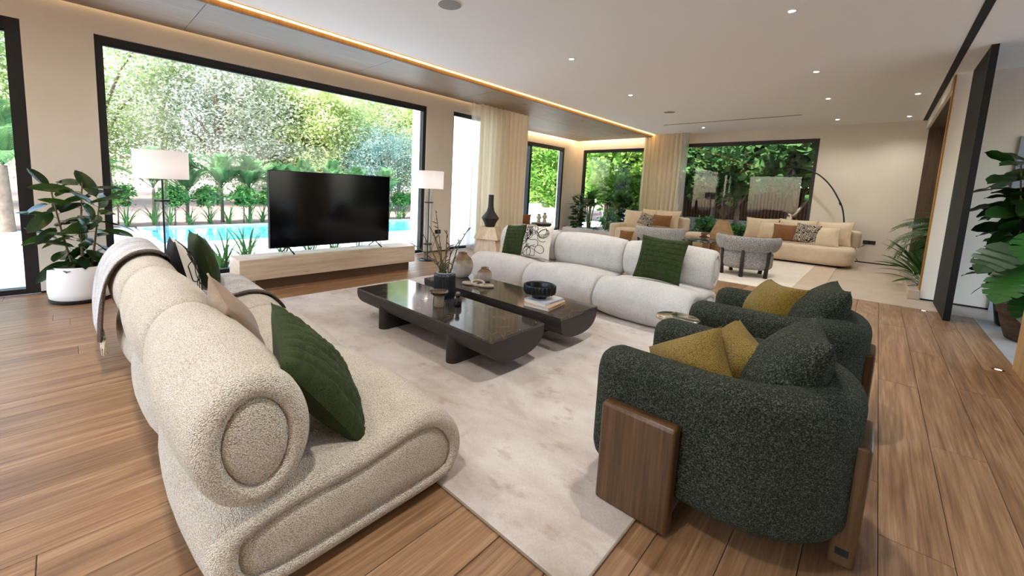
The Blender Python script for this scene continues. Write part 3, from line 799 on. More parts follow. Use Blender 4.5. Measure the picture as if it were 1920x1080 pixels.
cov = NT('art_cover'); _n = cov.n('TexNoise', Vector=cov.coord(), Scale=9, Detail=2)
cov_m = cov.set(col=cov.ramp(_n.outputs[0], [(.35, lin(150, 160, 170)), (.5, lin(214, 218, 222)), (.65, lin(84, 92, 84))]), rough=.25)
book('lower book with peach spine on the far coffee table', (-2.14, 3.13, ZT), .12, .26, .34, .030, plain('peach_cover', lin(214, 180, 144), .5), pg, ink)
book('upper book with pale blue-white cover under the black bowl', (-2.16, 3.14, ZT + .0302), .02, .24, .31, .028, plain('pale_cover', lin(206, 212, 220), .3), pg, ink)
fb = thing('fluted_bowl', 'black fluted pedestal bowl on top of the books', 'bowl', (-2.20, 3.12, ZT + .0585))
fb.scale = (1.13, 1.13, 1.1)
bm_ = plain('black_ceramic', lin(20, 20, 20), .35)
fluted('bowl', bm_, fb, [(.05, .028, 0), (.09, .031, .3), (.128, .040, 1), (.136, .06, 1), (.137, .105, 1), (.134, .112, .7), (.128, .116, .2), (.122, .113, 0), (.118, .10, 0), (.112, .06, 0), (.0001, .045, 0)], 26, .010)
MB().lathe([(.0001, 0), (.060, 0), (.062, .004), (.060, .030)], 32, cap0=False, cap1=False).build('foot', bm_, fb, True, local=True)
tag(MB().add([(-.05, -.03, 0), (.05, -.035, .004), (.055, .03, .012), (-.045, .035, .01)], [(0, 1, 2, 3)]).build('folded_paper', pg, None, solid=.001), 'small white folded paper inside the black bowl', 'paper').location = (-2.19, 3.13, ZT + .115)

# ------------------------------------------------------------------ armchairs
def make_armchair(label, x, y):
    """Barrel armchair facing -x; base centre at (x, y). Local coordinates."""
    a = thing('barrel_armchair', label, 'armchair', (x, y, .0125), 0, 'green boucle barrel armchairs')
    hw = .335; rb_ = .335
    pth = []
    for k in range(9): pth.append((-.40 + .42 * k / 8, -hw))
    for k in range(1, 28):
        t_ = -pi / 2 + pi * k / 28
        cx_ = abs(cos(t_)) ** .82 * rb_; sy = (1 if sin(t_) > 0 else -1) * abs(sin(t_)) ** .82 * hw
        pth.append((.02 + cx_, sy))
    for k in range(9): pth.append((.02 - .42 * k / 8, hw))
    sec = []   # (offset outwards, z): rounded-rectangle section, outwards positive
    z0, z1, wd = .105, .665, .105
    def corner(cx_, cz_, r, a0, a1, n=5):
        return [(cx_ + r * cos(a0 + (a1 - a0) * k / n), cz_ + r * sin(a0 + (a1 - a0) * k / n)) for k in range(n + 1)]
    sec += corner(wd - .095, z1 - .095, .095, 0, pi / 2) + corner(-wd + .085, z1 - .085, .085, pi / 2, pi) + [(-wd, .35)] + corner(-wd + .02, z0 + .02, .02, pi, 1.5 * pi) + corner(wd - .075, z0 + .075, .075, 1.5 * pi, 2 * pi)
    rings = []; n = len(pth)
    zc = (z0 + z1) / 2
    def ring(i, sh, ext):
        p = Vector(pth[i]); t_ = (Vector(pth[min(i + 1, n - 1)]) - Vector(pth[max(i - 1, 0)])).normalized(); nr = Vector((t_.y, -t_.x))
        back = max(0, min(1, (p.x + .02) / .3))
        return [(p.x + nr.x * o_ * sh + t_.x * ext, p.y + nr.y * o_ * sh + t_.y * ext, zc + (z_ - zc) * (1 - (1 - sh) * .38) + (.02 * back if z_ > zc else 0)) for o_, z_ in sec]
    for sh, ext in ((.30, -.082), (.62, -.070), (.84, -.048), (.96, -.02)): rings.append(ring(0, sh, ext))
    for i in range(n): rings.append(ring(i, 1, 0))
    for sh, ext in ((.96, .02), (.84, .048), (.62, .070), (.30, .082)): rings.append(ring(n - 1, sh, ext))
    MB().loft(rings).build('shell', M['boucle_green'], a, True, local=True)
    # base and seat cushion
    def dplan(m_, k=1.0, x0=-.44):
        q = [(x0, -hw * k + m_), (.04, -hw * k + m_)]
        for j in range(1, 12):
            t_ = -pi / 2 + pi * j / 12; q.append((.04 + (rb_ * k - m_) * cos(t_), (hw * k - m_) * sin(t_)))
        q += [(.04, hw * k - m_), (x0, hw * k - m_)]
        return q
    MB().loft([[(px, py, z) for px, py in dplan(.02, 1)] for z in (.115, .30)]).build('seat_base', M['boucle_green'], a, True, local=True, angle=radians(50))
    rs = []
    for m_, z in ((.10, .295), (.07, .30), (.055, .33), (.055, .385), (.07, .415), (.11, .43), (.2, .437)): rs.append([(px, py, z) for px, py in dplan(m_, 1, -.50 + (m_ - .055))])
    MB().loft(rs).build('seat_cushion', M['boucle_green'], a, True, local=True)
    for sy in (-1, 1):
        MB().box(-.385, sy * .478 - .038, .0, -.07, sy * .478 + .038, .462).build('wood_panel', M['walnut'], a, bevel=.014, seg=3, local=True)
    bp = MB().box(.405, -.145, .0, .487, .145, .50).build('wood_panel', M['walnut'], a, bevel=.014, seg=3, local=True)
    MB().box(.425, -.1465, .05, .465, -.1452, .078).build('maker_plate', M['black_matte'], bp, local=True)
    return a
# (the maker plate sits on the back panel)
A1 = make_armchair('dark green boucle barrel armchair nearest the camera', -.40, 2.16)
A2 = dup(A1, (-.40, 3.46, .0125), label='dark green boucle barrel armchair behind the side table')
for k, (cy, wh, mus) in enumerate(((2.16, 'nearest', 0), (3.46, 'further', 1))):
    pillow('dark green boucle back pillow in the %s armchair' % wh, (-.22, cy + .02, .645), (-.80, -.12, .42), .54, .52, .27, M['boucle_green'], roll=.04, pinch=.10, pw=.5)
    if k == 0:
        pillow('mustard teddy pillow leaning on the near arm of the nearest armchair', (-.55, 2.05, .575), (-.25, -.70, .45), .38, .36, .26, M['mustard'], pw=.45, roll=.66, pinch=.10)
        pillow('mustard teddy pillow behind the other in the nearest armchair', (-.42, 2.24, .60), (-.60, -.45, .40), .40, .36, .26, M['mustard'], pw=.45, roll=-.12, pinch=.12)
    else:
        pillow('mustard teddy pillow with two peaks in the further armchair', (-.47, 3.55, .625), (-.62, -.45, .40), .44, .42, .29, M['mustard'], pw=.45, roll=.05, pinch=.13)
# marble side table
st = thing('side_table', 'round dark marble side table between the green armchairs', 'side table', (-.88, 2.855, .012))
gm = NT('green_marble'); _v = gm.n('TexNoise', Vector=gm.coord(), Scale=9, Detail=6, Distortion=1.2)
gmm = gm.set(col=gm.ramp(_v.outputs[0], [(.3, lin(46, 48, 40)), (.48, lin(92, 88, 74)), (.58, lin(176, 164, 140)), (.7, lin(70, 66, 52))]), rough=.15)
MB().lathe([(.0001, .565), (.130, .565), (.135, .568), (.135, .578), (.131, .581), (.0001, .581)], 40, cap0=False, cap1=False).build('top', gmm, st, True, local=True, angle=radians(40))
MB().lathe([(.0001, .015), (.016, .015), (.016, .565)], 16, cap0=False, cap1=False).build('stem', M['black_metal'], st, True, local=True)
MB().lathe([(.0001, .0005), (.11, .0005), (.11, .010), (.105, .015), (.0001, .016)], 32, cap0=False, cap1=False).build('base', M['black_metal'], st, True, local=True, angle=radians(40))
# ------------------------------------------------------------------ media bench, television
bn = thing('media_bench', 'long travertine bench carrying the television', 'bench', (-5.62, 2.73, 0))
box('slab', M['travertine'], (-5.83, 1.43, .135, -5.40, 4.04, .40), bn, bevel=.004)
box('plinth', plain('bronze_plinth', lin(92, 68, 42), .5), (-5.80, 1.62, 0, -5.46, 3.96, .134), bn)
tv = thing('television', 'large black flat-screen television on the stone bench', 'television', (-5.62, 2.75, .40))
scm = plain('tv_screen', lin(7, 7, 9), .12, spec=.25)
box('screen', scm, (-5.622, 1.852, .497, -5.606, 3.648, 1.505), tv)
mb = MB(); mb.box(-5.66, 1.842, .487, -5.6225, 3.658, 1.515); mb.build('casing', M['black_matte'], tv, bevel=.004)
mb = MB()
for p in ((-5.615, 1.842, .487, -5.604, 3.658, .497), (-5.615, 1.842, 1.505, -5.604, 3.658, 1.515), (-5.615, 1.842, .497, -5.604, 1.852, 1.505), (-5.615, 3.648, .497, -5.604, 3.658, 1.505)): mb.box(*p)
mb.build('bezel', M['black_metal'], tv)
for y in (2.08, 3.42):
    mb = MB().tube([(-5.63, y, .50), (-5.48, y + .03, .4125)], .010, 8).tube([(-5.63, y, .50), (-5.76, y - .03, .4125)], .010, 8)
    mb.build('foot', M['black_metal'], tv, True)
def cable(label, pts, r=.004, cat='cable', par=None):
    return tag(MB().tube(spline([Vector(p) for p in pts], 6, False), r, 6).build('power_cable', M['black_matte'], None, True), label, cat)
cable('thin black cable on the bench behind the television', [(-5.66, 3.0, .55), (-5.72, 3.02, .47), (-5.74, 3.08, .405), (-5.78, 3.2, .404), (-5.80, 3.35, .404)], .003)
def outlet(label, c, ax):
    o = thing('wall_outlet', label, 'outlet', c)
    if ax == 'y':
        MB().box(-.0, -.075, -.043, .010, .075, .043).build('plate', M['black_matte'], o, bevel=.003, local=True)
        for s in (-.035, .035): MB().box(.0101, s - .028, -.03, .0125, s + .028, .03).build('socket', M['black_metal'], o, bevel=.001, local=True)
        MB().box(.0126, -.045, -.012, .040, -.020, .012).build('plug', M['black_metal'], o, bevel=.003, local=True)
    else:
        MB().box(-.11, -.010, -.045, .11, 0, .045).build('plate', M['black_matte'], o, bevel=.003, local=True)
        for s in (-.06, .055): MB().box(s - .035, -.0125, -.03, s + .035, -.0101, .03).build('socket', M['black_metal'], o, bevel=.001, local=True)
        MB().box(-.075, -.040, -.012, -.045, -.0126, .012).build('plug', M['black_metal'], o, bevel=.003, local=True)
    return o
outlet('black wall outlet beside the narrow window', (WX, 5.56, .43), 'y')
outlet('black double outlet on the back wall by the palms', (-.07, BY, .50), 'x')
cable('black cord hanging from the outlet beside the narrow window', [(WX + .035, 5.53, .43), (WX + .05, 5.50, .36), (WX + .03, 5.42, .15), (WX + .06, 5.30, .012), (WX + .2, 5.1, .008), (-6.25, 4.90, .008), (-6.08, 4.84, .012)])
cable('black cord looping from the back wall outlet to the floor', [(-.13, BY - .035, .50), (-.16, BY - .06, .42), (-.33, BY - .10, .28), (-.30, BY - .12, .15), (-.22, BY - .15, .03), (-.40, BY - .2, .008), (-.55, BY - .22, .012)], .006)

# ------------------------------------------------------------------ floor lamps
sh_m = translucent('lamp_shade', lin(246, 242, 240), .55)
clear = glass_pane('clear_acrylic', (.80, .86, .86), 1.9)
def floor_lamp(label, x, y):
    l = thing('floor_lamp', label, 'floor lamp', (x, y, 0), 0, 'twin floor lamps')
    MB().lathe([(.0001, 0), (.150, 0), (.155, .004), (.155, .016), (.148, .022), (.0001, .024)], 40, cap0=False, cap1=False).build('base', plain('lamp_base', lin(34, 34, 38), .25), l, True, local=True, angle=radians(40))
    for k in range(3):
        a = .5 + 2 * pi * k / 3
        MB().lathe([(.0001, .0245), (.020, .0245), (.020, 1.33), (.0001, 1.33)], 18, c=(.055 * cos(a), .055 * sin(a), 0), cap0=False, cap1=False).build('acrylic_rod', clear, l, True, local=True, angle=radians(40))
    MB().lathe([(.0001, .0245), (.010, .0245), (.010, 1.40), (.0001, 1.40)], 14, cap0=False, cap1=False).build('pole', M['black_metal'], l, True, local=True, angle=radians(40))
    for z in (1.08, .30): MB().lathe([(.0105, z), (.082, z), (.082, z + .022), (.0105, z + .022)], 28, cap0=False, cap1=False).build('collar', M['black_metal'], l, True, local=True, angle=radians(40))
    MB().lathe([(.262, 1.345), (.262, 1.665), (.258, 1.665), (.258, 1.345), (.262, 1.345)], 56, cap0=False, cap1=False).build('shade', sh_m, l, True, local=True, angle=radians(40))
    mb = MB()
    for k in range(3):
        a = 2 * pi * k / 3; mb.tube([(0, 0, 1.40), (.258 * cos(a), .258 * sin(a), 1.36)], .003, 5)
    mb.build('spider', M['black_metal'], l, local=True)
    b = MB().lathe([(.0001, 1.401), (.012, 1.401), (.03, 1.45), (.034, 1.48), (.025, 1.51), (.0001, 1.525)], 16, cap0=False, cap1=False).build('bulb', emit('bulb_glow', (1, .9, .82), 15), l, True, local=True)
    return l
floor_lamp('floor lamp with clear rods at the left end of the bench', -5.98, .80)
floor_lamp('floor lamp with clear rods by the window pier', -5.95, 4.74)

# ------------------------------------------------------------------ pedestal with vase
pd = thing('stone_pedestal', 'faceted travertine pedestal in front of the curtain', 'pedestal', (-6.05, 6.55, 0), .42)
def frust(z0, z1, a, b): return MB().loft([[(-a, -a, z0), (a, -a, z0), (a, a, z0), (-a, a, z0)], [(-b, -b, z1), (b, -b, z1), (b, b, z1), (-b, b, z1)]])
frust(.0, .30, .27, .20).build('lower_block', M['travertine_v'], pd, local=True, bevel=.003)
frust(.3005, .56, .28, .17).build('upper_block', M['travertine_v'], pd, local=True, bevel=.003)
bkv = plain('black_clay', lin(30, 30, 32), .5, .2, 14, .15, 40)
lathe_thing('black_vase', 'tall black clay vase with long neck on the pedestal', 'vase', -6.05, 6.55, .5605, [
    ('body', [(.0001, 0), (.095, 0), (.105, .01), (.135, .09), (.182, .165), (.196, .19), (.180, .215), (.130, .28), (.085, .345), (.064, .42), (.058, .52), (.056, .70), (.050, .70), (.050, .45), (.0001, .05)], bkv)])

# ------------------------------------------------------------------ curtains
cur_m = translucent('curtain_linen', lin(240, 228, 204), .4)
sheer_m = translucent('sheer_voile', lin(240, 236, 228), .5, .45)
def curtain(label, axis, c, a, b, z0, z1, folds, amp, sheer):
    o = thing('curtain', label, 'curtain', (c, (a + b) / 2, z0) if axis == 'y' else ((a + b) / 2, c, z0), 0, 'floor-length curtains')
    def panel(nm, a_, b_, fo, am, off, m, s):
        rr_ = random.Random(s); ph = [rr_.uniform(0, 6.28) for _ in range(6)]
        def fn(u, v):
            p = a_ + (b_ - a_) * v
            ww = sin(2 * pi * fo * v + ph[0] + .9 * sin(5 * v + ph[1])) + .45 * sin(2 * pi * fo * 1.9 * v + ph[2])
            d = am * ww * (.55 + .45 * u) + off + .02 * sin(3 * u + 7 * v + ph[3]) * u
            p += .010 * sin(9 * u + 20 * v) * u
            z = z1 + (z0 - z1) * u
            return (c + d, p, z) if axis == 'y' else (p, c + d, z)
        MB().grid(fn, 14, int(fo * 14)).build(nm, m, o, True)
    panel('drape', a, b, folds, amp, 0, cur_m, 1)
    for (sa, sb) in sheer: panel('sheer', sa, sb, folds * abs(sb - sa) / (b - a) * .8, amp, -.06 if axis == 'y' else -.04, sheer_m, 2)
    return o
curtain('tall cream curtain hanging beside the narrow window', 'y', -6.47, 6.55, 8.27, .015, 3.235, 11, .062, [(6.33, 6.62)])
curtain('cream curtain gathered between the two far windows', 'x', 13.20, -5.58, -4.42, .015, 3.30, 9, .065, [(-4.46, -4.24)])
# ------------------------------------------------------------------ plants
def leaf_green(name, c0, c1, rough=.25, tr=.15, vein=None):
    t = NT(name); oi = t.n('ObjectInfo')
    r = t.ramp(oi.outputs['Random'], [(0, c0), (1, c1)])
    m = t.set(col=r, rough=rough, spec=.5)
    tl = t.n('BsdfTranslucent'); br = t.mix(1.0, r, (1.5, 1.7, .9), 'MULTIPLY'); t.t.links.new(br.outputs[0], tl.inputs[0])
    mx = t.n('MixShader', Fac=.28); t.t.links.new(t.b.outputs[0], mx.inputs[1]); t.t.links.new(tl.outputs[0], mx.inputs[2]); t.t.links.new(mx.outputs[0], t.out.inputs[0])
    return m
M['rubber_leaf'] = leaf_green('rubber_leaf', lin(24, 44, 26), lin(58, 82, 38), .16)
M['fig_leaf'] = leaf_green('fig_leaf', lin(26, 52, 24), lin(50, 92, 36), .35)
M['monstera_leaf'] = leaf_green('monstera_leaf', lin(26, 62, 28), lin(52, 112, 44), .35)
M['palm_leaf'] = leaf_green('palm_leaf', lin(34, 62, 22), lin(66, 100, 36), .45)
M['garden_palm'] = translucent('garden_palm_leaf', lin(58, 120, 62), .3, var=(2.5, lin(44, 88, 54), lin(116, 152, 96)))
M['stem'] = plain('plant_stem', lin(104, 84, 56), .8, .2, 30)
M['green_stem'] = plain('green_stem', lin(86, 116, 44), .6, .2, 20)
M['trunk'] = plain('tree_bark', lin(122, 106, 88), .9, .25, 9)
M['soil'] = plain('potting_soil', lin(44, 36, 30), .95, .3, 30)
def leaf_mesh(name, L, W, mat, fold=.18, bend=.25, nu=8, nv=4, base=.5, tip=1.2, wave=0):
    def fn(a, b):
        s = (a ** base) * ((1 - a) ** (1 / tip)) * 1.9
        y = W / 2 * s * (2 * b - 1)
        x = L * a
        z = fold * abs(y) - bend * L * a * a + wave * W * sin(a * 14 + 3 * b) * abs(2 * b - 1)
        return (x, y, z)
    mb = MB().grid(fn, nu, nv)
    me = bpy.data.meshes.new(name); me.from_pydata(mb.v, [], mb.f); me.materials.append(mat)
    me.polygons.foreach_set('use_smooth', [True] * len(me.polygons)); return me
def orient_leaf(p, d, roll=0, s=1):
    d = Vector(d).normalized(); up = Vector((0, 0, 1)); y = up.cross(d)
    if y.length < .05: y = Vector((0, 1, 0))
    y.normalize(); z = d.cross(y)
    R = Matrix(((d.x, y.x, z.x), (d.y, y.y, z.y), (d.z, y.z, z.z))) @ Matrix.Rotation(roll, 3, 'X')
    return Matrix.Translation(p) @ R.to_4x4() @ Matrix.Scale(s, 4)
def leafy_plant(root, stems, me, stem_mat, rs, per=.07, tilt=(.0, .5), s=(.8, 1.15), start=.2, r0=.012, petiole=.05, topup=.7):
    """stems: world point lists. Leaves are parts, spiralled up each stem."""
    rr_ = random.Random(rs); inv = wm(root).inverted(); n = 0
    for st_ in stems:
        pts = spline([Vector(p) for p in st_], 8, False)
        MB().tube(pts, [r0 * (1 - .6 * k / len(pts)) for k in range(len(pts))], 8).build('stem', stem_mat, root, True)
        L = sum((pts[i + 1] - pts[i]).length for i in range(len(pts) - 1)); d = 0; ang = rr_.uniform(0, 6.28); nxt = L * start
        for i in range(len(pts) - 1):
            seg = (pts[i + 1] - pts[i]).length
            while nxt < d + seg:
                p = pts[i].lerp(pts[i + 1], (nxt - d) / seg); f = nxt / L
                ang += 2.4 + rr_.uniform(-.3, .3)
                el = tilt[0] + (tilt[1] - tilt[0]) * rr_.random() + topup * max(0, f - .75) * 4
                dv = Vector((cos(ang) * cos(el), sin(ang) * cos(el), sin(el)))
                q = p + dv * petiole
                MB().tube([p, p.lerp(q, .5) + Vector((0, 0, .008)), q], .0032, 5).build('petiole', M['green_stem'], root, True)
                put('leaf', me, root, inv @ orient_leaf(q, dv, rr_.uniform(-.9, .9), rr_.uniform(*s)))
                n += 1; nxt += per * rr_.uniform(.8, 1.2)
            d += seg
    return n
# rubber plant in the white pot
rpx, rpy = -6.10, .08
rpot = thing('plant_pot', 'white conical pot on a black saucer holding the rubber plant', 'plant pot', (rpx, rpy, 0))
MB().lathe([(.0001, .032), (.235, .032), (.262, .05), (.272, .12), (.268, .25), (.256, .385), (.250, .390), (.243, .385), (.245, .34), (.0001, .34)], 48, cap0=False, cap1=False).build('body', plain('white_pot', lin(232, 232, 230), .5), rpot, True, local=True, angle=radians(50))
MB().lathe([(.0001, 0), (.245, 0), (.262, .012), (.268, .030), (.262, .0315), (.0001, .0315)], 48, cap0=False, cap1=False).build('saucer', M['black_metal'], rpot, True, local=True, angle=radians(50))
MB().lathe([(.0001, .352), (.12, .350), (.244, .345)], 32, cap0=False, cap1=False).build('soil', M['soil'], rpot, True, local=True)
rpl = thing('rubber_plant', 'rubber plant with large glossy dark leaves in the white pot', 'plant', (rpx, rpy, .353))
rl = leaf_mesh('rubber_leaf', .34, .17, M['rubber_leaf'], .22, .14, 8, 4, .62, 1.5)
leafy_plant(rpl, [[(rpx - .02, rpy - .06, .345), (rpx - .05, rpy - .13, .75), (rpx - .06, rpy - .19, 1.22)],
                  [(rpx + .02, rpy + .01, .345), (rpx + .01, rpy + .02, .8), (rpx + .03, rpy + .05, 1.28)],
                  [(rpx + .03, rpy + .08, .345), (rpx + .02, rpy + .13, .7), (rpx + .0, rpy + .18, 1.08)]], rl, M['stem'], 21, .033, (-.75, .55), (.62, 1.05), .03, .013, .055)

# frond mesh
def frond_mesh(name, L, n, ll, mat, droop=.35, vang=.9, wl=.022, ups=.35):
    mb = MB(); pts = []
    for k in range(13):
        a = k / 12; pts.append(Vector((L * a * (1 - .15 * a * a), 0, ups * L * a - droop * L * a * a * a * 1.6)))
    mb.tube(pts, [.011 * (1 - .8 * k / 12) * (L / 1.2) for k in range(13)], 5)
    for k in range(n):
        a = .16 + .84 * k / (n - 1); i = min(11, int(a * 12)); p = pts[i].lerp(pts[i + 1], a * 12 - i); t_ = (pts[i + 1] - pts[i]).normalized()
        l_ = ll * (sin(pi * (.12 + .80 * a)) ** .7)
        for sd in (-1, 1):
            d = (t_ * (.55 + .5 * a) + Vector((0, sd * vang, .18))).normalized()
            wv = t_.cross(d).cross(d).normalized() * wl / 2
            m1 = p + d * l_ * .5 + Vector((0, 0, -.02 * l_)); e = p + d * l_ + Vector((0, 0, -.28 * l_))
            b_ = len(mb.v); mb.v += [tuple(p - wv * .4), tuple(p + wv * .4), tuple(m1 + wv), tuple(m1 - wv), tuple(e)]
            mb.f += [(b_, b_ + 1, b_ + 2, b_ + 3), (b_ + 3, b_ + 2, b_ + 4)]
    me = bpy.data.meshes.new(name); me.from_pydata(mb.v, [], mb.f); me.materials.append(mat); return me
def palm(name, label, base, h, nf, fm, rs, tr_r=.06, trunk=True, spread=(.25, 1.25), s=(.85, 1.15), cat='palm', group=None, tmat=None, lean=0):
    rr_ = random.Random(rs); o = thing(name, label, cat, base, 0, group)
    top = Vector((lean, lean * .5, h))
    if trunk:
        mb = MB(); pts = [Vector((0, 0, 0)), Vector((lean * .3, 0, h * .5)), top]
        mb.tube(spline(pts, 5, False), [tr_r * (1.15 - .5 * k / 10) for k in range(11)], 10); mb.build('trunk', tmat or M['trunk'], o, True, local=True)
    for k in range(nf):
        a = 2.4 * k + rr_.uniform(-.3, .3); el = spread[1] - (spread[1] - spread[0]) * (k / max(1, nf - 1)) + rr_.uniform(-.1, .1)
        d = Vector((cos(a) * cos(el), sin(a) * cos(el), sin(el)))
        put('frond', fm, o, orient_leaf(top, d, rr_.uniform(-.4, .4), rr_.uniform(*s)))
    return o
FI = frond_mesh('indoor_frond', .75, 22, .22, M['palm_leaf'], .35, .9, .022)
FI2 = frond_mesh('indoor_frond_small', .55, 16, .20, M['palm_leaf'], .45, .8, .03)
# right planter palms and broad leaves
blade = leaf_mesh('blade_leaf', .55, .11, M['palm_leaf'], .3, .35, 9, 2, .55, 1.0)
for i, (x, y, h, nf) in enumerate(((.95, 10.2, .60, 16), (.93, 11.0, .65, 16), (.95, 11.9, .70, 16), (1.2, 10.0, .75, 14))):
    o = palm('parlour_palm', ['feathery palm in the niche planter nearest the pillar', 'feathery palm second along the niche planter', 'feathery palm third along the niche planter, nearest the back wall', 'small feathery palm tucked behind the pillar edge'][i], (x, y, .10), h, nf, FI, 40 + i, .02, True, (-.15, 1.3), (.85, 1.2), 'palm', 'niche planter palms', M['green_stem'])
rr_ = random.Random(8)
for i, (x, y) in enumerate(((.70, 9.9), (.72, 10.6), (.70, 11.5), (.74, 12.4))):
    o = thing('peace_lily', ['broad-leaved plant at the front of the niche planter', 'broad-leaved plant second from the pillar in the niche', 'broad-leaved plant in the middle of the niche planter', 'broad-leaved plant at the far end of the niche planter'][i], 'plant', (x, y, .10), 0, 'niche planter lilies')
    for k in range(16):
        a = 2.4 * k; el = .25 + .9 * rr_.random(); d = Vector((cos(a) * cos(el), sin(a) * cos(el), sin(el)))
        b0 = Vector((.02 * cos(a), .02 * sin(a), .0)); q = b0 + d * .22
        MB().tube([b0, q], .004, 5).build('stalk', M['green_stem'], o, True, local=True)
        put('leaf', blade, o, orient_leaf(q, d, rr_.uniform(-.4, .4), rr_.uniform(.7, 1.1)))
# white pebbles
def pebbles(name, label, area, z, n, rs, sz=(.018, .034)):
    rr_ = random.Random(rs); mb = MB()
    ico = [(0, 0, 1), (.9, 0, .3), (.28, .85, .3), (-.72, .53, .3), (-.72, -.53, .3), (.28, -.85, .3), (.72, .53, -.3), (-.28, .85, -.3), (-.9, 0, -.3), (-.28, -.85, -.3), (.72, -.53, -.3), (0, 0, -.8)]
    fc = [(0, 1, 2), (0, 2, 3), (0, 3, 4), (0, 4, 5), (0, 5, 1), (1, 6, 2), (2, 7, 3), (3, 8, 4), (4, 9, 5), (5, 10, 1), (6, 7, 2), (7, 8, 3), (8, 9, 4), (9, 10, 5), (10, 6, 1), (11, 7, 6), (11, 8, 7), (11, 9, 8), (11, 10, 9), (11, 6, 10)]
    for _ in range(n):
        s = rr_.uniform(*sz); R = Euler((rr_.uniform(0, 6), rr_.uniform(0, 6), rr_.uniform(0, 6))).to_matrix()
        c = Vector((rr_.uniform(area[0], area[2]), rr_.uniform(area[1], area[3]), z + s * .4))
        mb.add([c + R @ Vector((v_[0] * s * 1.2, v_[1] * s * .9, v_[2] * s * .7)) for v_ in ico], fc)
    o = mb.build(name, plain('white_pebble', lin(236, 236, 236), .7), None, True); o['kind'] = 'stuff'; o['label'] = label; o['category'] = 'pebbles'
    return o
pebbles('white_pebbles', 'white pebbles in the niche planter', (.60, 9.25, 1.1, 13.3), .10, 900, 3, (.02, .045))

# far window planter
fp = thing('window_planter', 'low stone planter under the far left window', 'planter', (-6.8, 13.1, 0))
box('kerb', M['far_floor'], (-8.19, 12.72, 0, -5.66, 12.80, .12), fp, bevel=.004)
box('soil', M['soil'], (-8.19, 12.80, 0, -5.66, 13.49, .09), fp)
pebbles('white_pebbles', 'white pebbles in the planter under the far left window', (-8.15, 12.82, -5.70, 13.45), .09, 1100, 4, (.02, .04))
rub2 = leaf_mesh('dark_leaf', .26, .15, leaf_green('dark_ficus', lin(24, 48, 28), lin(48, 78, 40), .3), .2, .15, 6, 4, .6, 1.4)
for i, (x, y, hh) in enumerate(((-7.72, 13.05, 1.15), (-5.92, 13.1, 1.15))):
    o = thing('ficus_bush', ['dark ficus bush in the planter corner by the patio door', 'dark ficus bush beside the gathered curtain'][i], 'plant', (x, y, .09))
    leafy_plant(o, [[(x + dx * .3, y + dy * .3, .05), (x + dx * .6, y + dy * .6, .5 * hh), (x + dx, y + dy, hh)] for dx, dy in ((-.12, -.1), (.12, -.08), (0, .1), (.05, -.18))], rub2, M['stem'], 30 + i, .055, (-.2, .6), (.85, 1.25), .05, .009, .04)
for i, (x, h, nf) in enumerate(((-7.3, .75, 16), (-6.22, .75, 16))):
    o = palm('areca_palm', ['areca palm with bamboo-like stems right of the corner ficus', 'areca palm with thick green stems left of the curtain'][i], (x, 13.10, .09), h, nf, FI, 60 + i, .05, True, (.2, 1.35), (.8, 1.2), 'palm', 'far planter palms', M['green_stem'])
    for k in range(7):
        a = k * .9; MB().tube([(.05 * cos(a), .05 * sin(a), 0), (.10 * cos(a), .10 * sin(a), h * .7), (.16 * cos(a), .16 * sin(a), h + .15)], .014, 6).build('cane', M['green_stem'], o, True, local=True)
def np_mesh(name, V, Fq, mat, parent=None, smooth=False):
    me = bpy.data.meshes.new(name); me.vertices.add(len(V)); me.vertices.foreach_set('co', V.astype(np.float32).ravel())
    nq = len(Fq); me.loops.add(nq * 4); me.loops.foreach_set('vertex_index', Fq.astype(np.int32).ravel())
    me.polygons.add(nq); me.polygons.foreach_set('loop_start', np.arange(0, nq * 4, 4, dtype=np.int32))
    me.update(calc_edges=True); me.validate()
    me.materials.append(mat); o = bpy.data.objects.new(name, me); COL.objects.link(o)
    if parent is not None: o.parent = parent
    return o
def foliage_quads(C, R, n_cl, per, ls, rng, flat=.9, aspect=.5, shell=.55):
    """Clusters of small leaf quads inside an ellipsoid of centre C and radii R."""
    u = rng.normal(size=(n_cl, 3)); u /= np.linalg.norm(u, axis=1)[:, None]
    rad = (shell + (1 - shell) * rng.random(n_cl)) ** .7
    cc = np.array(C) + u * rad[:, None] * np.array(R)
    cs = (.16 + .16 * rng.random(n_cl)) * min(R)
    P = np.repeat(cc, per, 0) + rng.normal(size=(n_cl * per, 3)) * np.repeat(cs, per)[:, None] * np.array([1, 1, .75])
    N_ = len(P); a = rng.normal(size=(N_, 3)); a[:, 2] *= .7; a /= np.linalg.norm(a, axis=1)[:, None]
    b = np.cross(a, rng.normal(size=(N_, 3))); b /= np.linalg.norm(b, axis=1)[:, None]
    s = ls * (.6 + .8 * rng.random(N_))[:, None]
    h = a * s; w_ = b * s * aspect
    V = np.stack([P - h, P + w_, P + h, P - w_], 1).reshape(-1, 3)
    return V, np.arange(N_ * 4).reshape(-1, 4)
def merge_q(L):
    V = []; Fq = []; n = 0
    for v_, f_ in L: V.append(v_); Fq.append(f_ + n); n += len(v_)
    return np.concatenate(V), np.concatenate(Fq)
